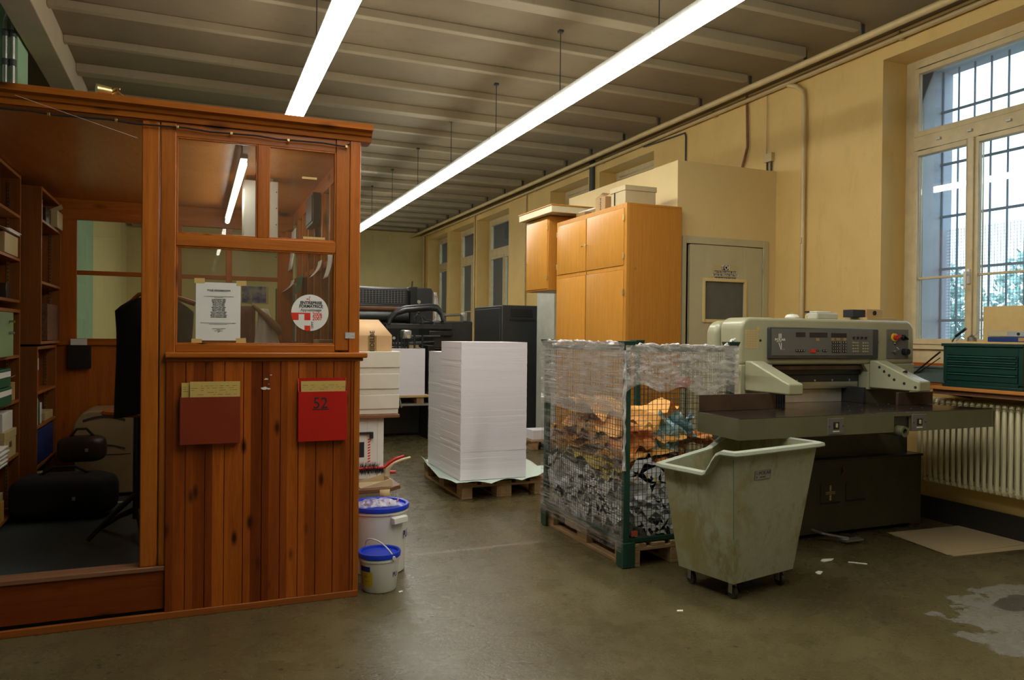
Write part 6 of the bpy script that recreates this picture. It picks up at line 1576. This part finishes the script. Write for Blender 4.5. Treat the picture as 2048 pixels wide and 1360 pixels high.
# plastic bag with reddish things on the large lid
fBag = film('bag_film', .25, .8, (8, 8, 8), (0, 0, 0), (.4, .65), .3)
bgt = empty('plastic_bag', (bcx-.02, bcy-.03, bh+.001), 'crinkled clear plastic bag with reddish contents on the large bucket lid', 'bag')
build(MB().grid(lambda u, v: (bcx-.15+.27*u, bcy-.10+.17*v, bh-.008+.032*math.sin(PI*u)*math.sin(PI*v)*(1+.5*math.sin(13*u+7*v))+.006*abs(math.sin(19*u-9*v))), 20, 16, smooth=False), 'bag_skin', fBag, bgt, normals=False)
for i in range(5):
    build(MB().tube([(bcx-.10+.05*i, bcy-.06+.02*(i % 3), bh+.004), (bcx-.06+.045*i, bcy+.0+.02*(i % 2), bh+.012)], .006, 6), 'red_stick', plain('reddish_brown', (.32, .07, .04), .5), bgt)

# ------------------------------------------------------------------ table with boxes behind the office corner
wtb = empty('work_table', (1.1, 5.7, 0), 'worktable with brown top and white board front behind the office corner', 'table')
YT = 5.48
zpl = P(760, 829, 'Y', YT).z
bx('table_top', .88, P(799, 833, 'Y', YT).x, YT-.01, YT+.62, zpl-.026, zpl, M['tabwood'], wtb, .004)
xr = P(767, 900, 'Y', YT+.03).x
bx('white_front_board', .885, xr, YT+.03, YT+.05, .005, zpl-.027, M['white'], wtb, .002); bx('side_board', xr-.018, xr, YT+.05, YT+.58, .005, zpl-.027, M['white'], wtb, .002)
gr = MB()
for i in range(5): gr.box(.93+.075*i, .932+.075*i, YT+.0285, YT+.0300, .01, zpl-.03)
build(gr, 'board_groove', M['housing'], wtb)
a = P(722, 868, 'Y', YT+.02); b_ = P(745, 925, 'Y', YT+.02)
lbp = bx('striped_notice', a.x-.05, b_.x-.012, YT+.0275, YT+.0295, b_.z+.0, a.z-.03, M['paper'], wtb, 0)
bx('notice_print', a.x-.03, b_.x-.06, YT+.0265, YT+.0275, b_.z+.04, a.z-.06, M['ink'], lbp, 0)
stp = MB(); nS = 9
for i in range(nS):
    z0_ = b_.z+(a.z-.03-b_.z)*i/nS; h_ = (a.z-.03-b_.z)/nS
    stp.add([(b_.x-.034, YT+.0266, z0_), (b_.x-.016, YT+.0266, z0_+h_*.35), (b_.x-.016, YT+.0266, z0_+h_*.85), (b_.x-.034, YT+.0266, z0_+h_*.5)], [(0, 1, 2, 3)])
build(stp, 'red_stripes', M['redink'], lbp, normals=False)
a = P(746, 866, 'Y', YT); br_ = MB(); br_.box(a.x-.10, a.x, YT+.01, YT+.028, a.z-.008, a.z+.006); br_.box(a.x-.02, a.x+.004, YT+.0, YT+.028, a.z-.04, a.z+.006); build(br_, 'clamp_bracket', M['ink'], wtb, .002)
# lower shelf with chamfered corner
zs_ = P(760, 975, 'Y', 5.12).z
x_e = P(799, 968, 'Y', 5.2).x
sh = MB().prism([(.88, 5.08), (P(778, 978, 'Y', 5.08).x, 5.08), (x_e, 5.17), (x_e, 5.47), (.88, 5.47)], 'Z', zs_-.028, zs_)
build(sh, 'lower_shelf', M['tabwood'], wtb, .004)
# three white cartons and the cardboard box
xr1 = P(801, 704, 'Y', YT).x
zt_ = [P(780, y, 'Y', YT).z for y in (828, 789, 747, 703)]
for i in range(3):
    t = empty('white_carton', (1.1, YT+.25, zt_[i]), '%s of the three white lidded cartons on the worktable' % ['lowest', 'middle', 'topmost'][i], 'box', 'white cartons on the worktable')
    z0_, z1_ = zt_[i]+.0012, zt_[i+1]; x_ = xr1-.006*(i != 2)
    bx('body', .89, x_-.006, YT+.006, YT+.45, z0_, z1_-.004, M['boxw'] if 'boxw' in M else M.setdefault('boxw', plain('white_card_box', (.68, .64, .52), .6, var=.05)), t, .002)
    bx('lid', .888, x_, YT, YT+.455, z0_+(z1_-z0_)*.26, z1_, M['boxw'], t, .004)
cbx = empty('cardboard_box', (1.1, YT+.2, zt_[3]), 'brown cardboard box with slanted open flap on top of the white cartons', 'box')
M['kraftl'] = plain('light_kraft_cardboard', (.58, .36, .17), .7, var=.05)
xk = P(784, 690, 'Y', YT+.04).x; zk = P(770, 671, 'Y', YT+.04).z
bx('body', .90, xk, YT+.04, YT+.40, zt_[3]+.0012, zk, M['kraftl'], cbx, .003)
q_ = P(757, 640, 'Y', YT+.30)
build(MB().add([(.90, YT+.042, zk), (xk, YT+.042, zk), (q_.x, YT+.30, q_.z), (.90, YT+.30, q_.z)], [(0, 1, 2, 3)]), 'front_flap', M['kraftl'], cbx, solid=.004)
a = P(736, 671, 'Y', YT+.04); b_ = P(753, 700, 'Y', YT+.04)
tp = bx('printed_tape', a.x, b_.x, YT+.0388, YT+.0400, zt_[3]+.002, zk-.002, plain('brown_tape', (.30, .19, .06), .3), cbx, 0)
textmesh('DELBERG', .062, M['ink'], tp, ((a.x+b_.x)/2, YT+.0384, zt_[3]+.10-.0), (PI/2, PI/2*-1, 0), sx=.75, bold=.001) if 0 else textmesh('HEIDELBE', .045, M['ink'], tp, ((a.x+b_.x)/2, YT+.0384, (zt_[3]+zk)/2), (PI/2, -PI/2, 0), sx=.95, bold=.0012)

# dustpan and brush
dpn = empty('dustpan', (1.2, 5.25, zs_+.001), 'cream plastic dustpan on the lower shelf beside the buckets', 'dustpan')
M['creampl'] = plain('cream_plastic', (.62, .50, .30), .4, var=.1)
Yd = 5.22
def pd(x, y, Y=Yd): return P(x, y, 'Y', Y)
A_ = [pd(722, 968), pd(779, 962), pd(777, 945), pd(768, 938)]
z0_ = zs_+.0015
dm = MB(); xa_, xb_ = pd(715, 960).x, pd(779, 960).x
dm.prism([(xa_, z0_), (xb_-.012, z0_), (xb_, z0_+.02), (xb_-.015, z0_+.055), (xb_-.06, z0_+.045), (xa_, z0_+.004)], 'Y', Yd-.11, Yd-.106); dm.prism([(xa_, z0_), (xb_-.012, z0_), (xb_, z0_+.02), (xb_-.015, z0_+.055), (xb_-.06, z0_+.045), (xa_, z0_+.004)], 'Y', Yd+.10, Yd+.104)
dm.box(xa_, xb_-.012, Yd-.106, Yd+.10, z0_, z0_+.003); dm.box(xb_-.016, xb_-.010, Yd-.106, Yd+.10, z0_, z0_+.05)
build(dm, 'pan', M['creampl'], dpn, .001)
build(MB().tube([pd(773, 952), pd(776, 938), pd(787, 927), pd(805, 919), pd(821, 915)], [.022, .016, .010, .010, .009], 10), 'handle', M['creampl'], dpn)
brs = empty('hand_brush', (1.1, 5.2, zs_+.06), 'red hand brush with dark bristles lying in the dustpan', 'brush')
build(MB().tube([pd(715, 938, 5.17), pd(745, 936, 5.17), pd(768, 935, 5.17), pd(778, 926, 5.17), pd(790, 918, 5.17), pd(808, 912, 5.17)], [.010, .010, .010, .012, .011, .010], 10), 'handle', M['redmetal'], brs)
mb = MB(); rr = random.Random(4)
for i in range(900):
    x = rr.uniform(pd(700, 938).x, pd(762, 938).x); y = 5.17+rr.uniform(-.02, .05); up = rr.random() < .35
    z = pd(730, 938, 5.17).z; d = Vector((rr.uniform(-.015, .03), rr.uniform(-.012, .012), rr.uniform(.025, .055) if up and x < pd(752, 938).x else rr.uniform(-.055, -.03)))
    p = Vector((x, y, z)); e = Vector((.0012, 0, 0)); q2 = p+d; q2.z = max(q2.z, z0_+.004); mb.add([p-e, p+e, q2], [(0, 1, 2)])
build(mb, 'bristles', M['blacksoft'], brs, normals=False)
build(MB().tube([pd(776, 944, 5.3), pd(791, 944, 5.3)], .011), 'red_handle_end', M['redmetal'], None, label='red round handle end behind the dustpan on the lower shelf', cat='handle')
a = pd(760, 980, 5.06); b_ = pd(780, 1000, 5.06)
build(MB().add([(a.x, 5.066, a.z), (b_.x, 5.066, a.z), (b_.x, 5.066, b_.z+.01), ((a.x+b_.x)/2+.01, 5.066, b_.z-.015), (a.x, 5.066, b_.z+.01)], [(0, 1, 2, 3, 4)]), 'cloth', plain('cream_cloth', (.55, .42, .20), .8), None, solid=.003, label='cream cloth hanging from the lower shelf above the large bucket', cat='cloth')
for i, lab in enumerate(('thin wire hook hanging left under the lower shelf edge', 'thin wire hook hanging right under the lower shelf edge')):
    x = pd(784+5*i, 980, 5.07).x; z = zs_-.03
    build(MB().tube([(x, 5.075, z+.004), (x-.003, 5.066, z-.03), (x+.004, 5.066, z-.055), (x+.010, 5.066, z-.03), (x+.006, 5.07, z)], .0012, 5), 'wire_hook', M['steel'], None, label=lab, cat='hook')

# ------------------------------------------------------------------ printing press
M['press'] = plain('press_black', (.030, .031, .030), .38, var=.12)
M['press2'] = plain('press_dark', (.012, .012, .012), .4, var=.2)
pr = empty('printing_press', (2.5, 11.6, 0), 'big black printing press with guard grille behind the office corner', 'printing press')
Ym = 11.4
def pm(x, y, Y=Ym): return P(x, y, 'Y', Y)
zt1 = pm(760, 573).z
x819, x867 = pm(820, 600).x, pm(866, 600).x
bx('unit_body', 1.2, x819, Ym+.05, Ym+1.6, .3, zt1-.02, M['press2'], pr, .01)
build(MB().prism([(Ym, pm(760, 577).z-.02), (Ym+.03, zt1-.01), (Ym+.10, zt1), (Ym+1.6, zt1), (Ym+1.6, zt1-.03), (Ym, zt1-.05)], 'X', 1.2, x819-.02), 'top_cover', M['press'], pr, .004)
build(MB().prism([(x819-.02, pm(820, 690).z), (x867, pm(820, 690).z), (x867, pm(866, 583).z), (x867-.03, pm(866, 577).z), (x819-.02, pm(820, 574).z)], 'Y', Ym-.02, Ym+1.6), 'end_cover', M['press'], pr, .02)
g = MB(); z0_, z1_ = pm(760, 606).z, pm(760, 580).z; x_ = pm(700, 600).x
while x_ < x819-.06: g.box(x_-.003, x_+.003, Ym-.012, Ym-.004, z0_, z1_); x_ += .048
for i in range(8): z = z0_+(z1_-z0_)*i/7; g.box(pm(700, 600).x, x819-.06, Ym-.012, Ym-.004, z-.0025, z+.0025)
build(g, 'guard_grille', plain('grille_steel', (.20, .21, .20), .4, .5), pr, normals=False)
bx('grille_back', 1.2, x819-.04, Ym+.0, Ym+.06, z0_-.02, z1_+.02, M['press2'], pr, 0)
bx('grille_rail', 1.2, x819-.02, Ym-.03, Ym+.05, z0_-.05, z0_-.02, M['press'], pr, .005)
for k, (y0_, y1_, r_) in enumerate(((612, 618, .05), (626, 638, .08))):
    zc = pm(760, (y0_+y1_)/2).z; build(MB().cyl((1.2, Ym+.02, zc), (x819-.03, Ym+.02, zc), r_, n=20), 'roller', M['press'] if k else M['tabwood'], pr)
bx('side_post', pm(818, 600).x, pm(832, 600).x, Ym-.08, Ym, pm(820, 650).z, pm(820, 574).z, M['press2'], pr, .005)
build(MB().tube([(pm(822, 574).x, Ym-.05, zt1), (pm(823, 566).x, Ym-.05, pm(823, 563).z)], .01), 'lever', M['press2'], pr)
gm = MB()
for (x, y, r_) in ((837, 604, .028), (827, 604, .018), (836, 621, .030), (843, 613, .010)):
    c = pm(x, y, Ym-.04); gm.cyl((c.x, c.y, c.z), (c.x, c.y-.03, c.z), r_, n=16)
build(gm, 'gauges', plain('gauge_face', (.40, .38, .25), .4), pr)
# feeder: beam, body, hoses, sucker bars
Yf = 10.25
def pf(x, y, Y=Yf): return P(x, y, 'Y', Y)
bx('feeder_beam', pf(772, 650).x, pf(905, 650).x, Yf, Yf+.12, pf(840, 658).z, pf(840, 648).z, M['press'], pr, .006)
bx('feeder_body', pf(868, 650).x, pf(948, 650).x, Yf+.05, Yf+.8, pf(900, 690).z-.05, pf(900, 642).z, M['press'], pr, .02)
bx('feeder_arm', pf(857, 650).x, pf(905, 650).x, Yf-.02, Yf+.05, pf(880, 672).z, pf(880, 662).z, M['press2'], pr, .01)
bx('lower_frame', 1.4, pf(948, 650).x, Yf+.35, Yf+1.1, .02, pf(800, 700).z, M['press2'], pr, .02)
bx('side_frame', pf(852, 700).x, pf(866, 700).x, Yf-.1, Yf+.3, .0, pf(800, 690).z, M['press2'], pr, .01)
for i, (dy, dz) in enumerate(((0, 0), (.05, .035), (.1, -.03))):
    pts = [pf(777, 648, Yf+dy), pf(781, 637, Yf+dy), pf(793, 625, Yf+dy), pf(812, 619, Yf+dy), pf(835, 617, Yf+dy), pf(860, 615, Yf+dy), pf(874, 617, Yf+dy), pf(882, 626, Yf+dy), pf(886, 641, Yf+dy)]
    build(MB().tube([p+Vector((0, 0, dz)) for p in pts], .026-.004*i, 10), 'hose', M['press'], pr)
build(MB().tube([pf(829, 642, Yf-.05), pf(828, 634, Yf-.05), pf(835, 629, Yf-.05), pf(843, 634, Yf-.05), pf(845, 647, Yf-.05)], .014, 8), 'small_hose', M['press'], pr)
build(MB().tube([pf(840, 628, Yf), pf(852, 640, Yf), pf(864, 642, Yf)], .015, 8), 'small_hose', M['press'], pr)
fh = MB()
for (x, y0_, y1_) in ((790, 672, 700), (796, 670, 698), (803, 674, 699), (809, 668, 697), (816, 672, 699), (829, 668, 697), (845, 670, 703)): a = pf(x, y0_, 9.98); b_ = pf(x, y1_, 9.98); fh.tube([a, b_], .014, 6)
build(fh, 'sucker_rods', M['press2'], pr)
build(MB().tube([pf(786, 688, 10.0), pf(868, 684, 10.0)], .02), 'sucker_bar', M['press2'], pr); build(MB().tube([pf(812, 673, 10.0), pf(880, 673, 10.0)], .018), 'sucker_bar', M['press'], pr)
bx('blower_block', pf(796, 670).x, pf(812, 670).x, 9.95, 10.15, pf(800, 677).z, pf(800, 660).z, M['zinc'], pr, .02)
build(MB().cyl(pf(817, 673, 9.94), pf(817, 673, 9.9), .022, n=16), 'knob', M['creamcard'], pr)
build(MB().cyl(pf(788, 676, 9.94), pf(788, 676, 9.9), .02, n=16), 'knob', M['zinc'], pr)
build(MB().tube([pf(888, 631, 10.4), pf(932, 629, 10.4)], .018), 'steel_rail', M['steel'], pr); bx('rail_bracket', pf(929, 630).x, pf(937, 630).x, 10.3, 10.45, pf(930, 643).z, pf(930, 625).z, M['zinc'], pr, .01)
# feeder pile board with its paper
Yp_ = 9.92
zb_ = P(820, 791, 'Y', Yp_).z; x0_, x1_ = 1.55, P(850, 740, 'Y', Yp_).x
fpile = empty('feeder_pile', (2.0, 10.1, zb_), 'block of white paper under the suckers of the printing press', 'paper stack')
bx('paper_block', x0_, x1_, Yp_, Yp_+.4, zb_, P(820, 697, 'Y', Yp_).z, M['ream'], fpile, .003)
build(MB().grid(lambda u, v: (x0_+(x1_-x0_)*u, Yp_+.4*v, P(820, 697, 'Y', Yp_).z+.004+.02*math.sin(PI*u)), 12, 4), 'lifted_top_sheet', M['paper'], fpile)
pbd = empty('pile_board', (2.0, 10.1, zb_-.1), 'raised wooden pile board carrying the paper under the press feeder', 'pallet')
bx('top_board', 1.5, P(861, 790, 'Y', Yp_).x, Yp_-.02, Yp_+.45, zb_-.028, zb_-.001, M['beech'], pbd, .003)
for x in (1.75, P(845, 800, 'Y', Yp_).x-.03): bx('bearer', x-.05, x+.05, Yp_, Yp_+.42, zb_-.11, zb_-.029, M['pallet'], pbd, .003)
lf = empty('pile_lift', (2.0, 10.1, zb_-.14), 'grey steel lift fork under the pile board of the press', 'lift')
bx('fork', 1.5, P(861, 812, 'Y', Yp_).x, Yp_-.01, Yp_+.44, zb_-.14, zb_-.111, M['zinc'], lf, .004)
build(MB().tube([P(799, 797, 'Y', Yp_-.05), P(803, 815, 'Y', Yp_-.05)], .012), 'fork_end', M['zinc'], lf)
build(MB().tube([(2.6, 10.28, zb_-.12), (2.6, 10.6, zb_-.12)], .03), 'fork_mount', M['press2'], lf)
# control tower
tw = empty('press_tower', (4.3, 10.4, 0), 'tall black cabinet of the press standing behind the white paper stack', 'cabinet')
TX0, TX1 = P(1003, 700, 'Y', 9.87).x, P(1086, 700, 'Y', 9.87).x; TYB = 11.0; tzz = P(1045, 611, 'Y', 9.87).z
bx('body', TX0, TX1, 9.87, TYB, .02, tzz, M['press'], tw, .012)
bx('side_panel', TX0-.008, TX0, 9.93, TYB-.05, .1, tzz-.04, M['charcoal'], tw, .004)
bx('recessed_window', P(1022, 630, 'Y', 9.86).x, P(1066, 630, 'Y', 9.86).x, 9.862, 9.872, P(1040, 634, 'Y', 9.86).z, P(1040, 618, 'Y', 9.86).z, M['press2'], tw, .003)
bx('handle', P(1020, 638, 'Y', 9.86).x, P(1070, 638, 'Y', 9.86).x, 9.855, 9.872, P(1040, 641, 'Y', 9.86).z, P(1040, 638, 'Y', 9.86).z, M['press2'], tw, 0)
bx('foot_rail', TX0+.03, TX1-.03, 9.9, TYB-.03, 0, .02, M['press2'], tw, 0)
bx('hinge', TX1, TX1+.02, 9.9, 9.94, P(1086, 628, 'Y', 9.87).z, P(1086, 622, 'Y', 9.87).z, M['press2'], tw, 0)
# plastic drape at the far end of the press
build(MB().grid(lambda u, v: (pm(868, 600, 12.2).x+.10*u*(.4+v), 12.2+.02*math.sin(12*u), pm(868, 585, 12.2).z-(.55*v)), 10, 12), 'plastic_drape', film('drape_film', .3, .9, (20, 20, 3), (0, 0, 0), (.4, .6), .6), None, normals=False, solid=.002, label='whitish plastic sheet draped over the far end of the press', cat='plastic sheet')
# small pallet with paper behind the cage
a = P(1066, 884, 'Y', 8.8)
sm = empty('low_pallet', (4.2, 8.9, 0), 'low wooden pallet behind the cage beside the black cabinet', 'pallet')
for i in range(3): bx('top_board', a.x-.05, a.x+.6, 8.75+.16*i, 8.87+.16*i, .10, .12, M['palletX'], sm, .003)
for x in (a.x-.04, a.x+.25, a.x+.5): bx('bearer', x, x+.09, 8.76, 9.18, 0, .10, M['pallet'], sm, .003)
bx('paper_ream', P(1064, 880, 'Y', 8.85).x, P(1064, 880, 'Y', 8.85).x+.35, 8.82, 9.08, .1215, .1215+.12, M['ream'], None, .003, label='small white block of paper on the low pallet behind the cage', cat='paper')

# ------------------------------------------------------------------ cardboard sheets and scraps on the floor
def flat(name, pts, z, mat, lab, cat, th=.003, **k):
    q_ = [P(x, y, 'Z', z) for x, y in pts]
    return build(MB().prism([(p.x, p.y) for p in q_], 'Z', z, z+th), name, mat, None, label=lab, cat=cat, **k)
M['greycard'] = plain('grey_beige_card', (.46, .36, .20), .6, var=.04)
flat('cardboard_sheet', [(1785, 1071), (1908, 1113), (2060, 1098), (2060, 1078), (1957, 1052)], .001, M['greycard'], 'lower grey beige cardboard sheet on the floor by the radiator', 'cardboard') 
flat('cardboard_sheet', [(1774, 1066), (1895, 1110), (2075, 1086), (1945, 1049)], .0045, M['greycard'], 'upper grey beige cardboard sheet on the floor by the radiator', 'cardboard')
for pts, lab in (([(1641, 1122), (1645, 1118), (1668, 1117), (1664, 1121), (1648, 1124)], 'white paper scrap on the floor nearest the foot pedal'), ([(1696, 1123), (1734, 1127), (1735, 1129), (1696, 1125)], 'long thin white paper strip on the floor by the cutter'), ([(1630, 1145), (1636, 1142), (1646, 1143), (1641, 1149), (1634, 1148)], 'white paper scrap on the floor right of the waste cart'), ([(1354, 1220), (1366, 1220), (1366, 1223), (1354, 1223)], 'tiny pale scrap on the open floor in front of the waste cart'), ([(797, 1183), (804, 1181), (806, 1183), (799, 1185)], 'tiny white scrap on the floor by the small bucket')):
    flat('paper_scrap', pts, .0008, M['paper'], lab, 'paper', .0012, group='paper scraps on the floor')
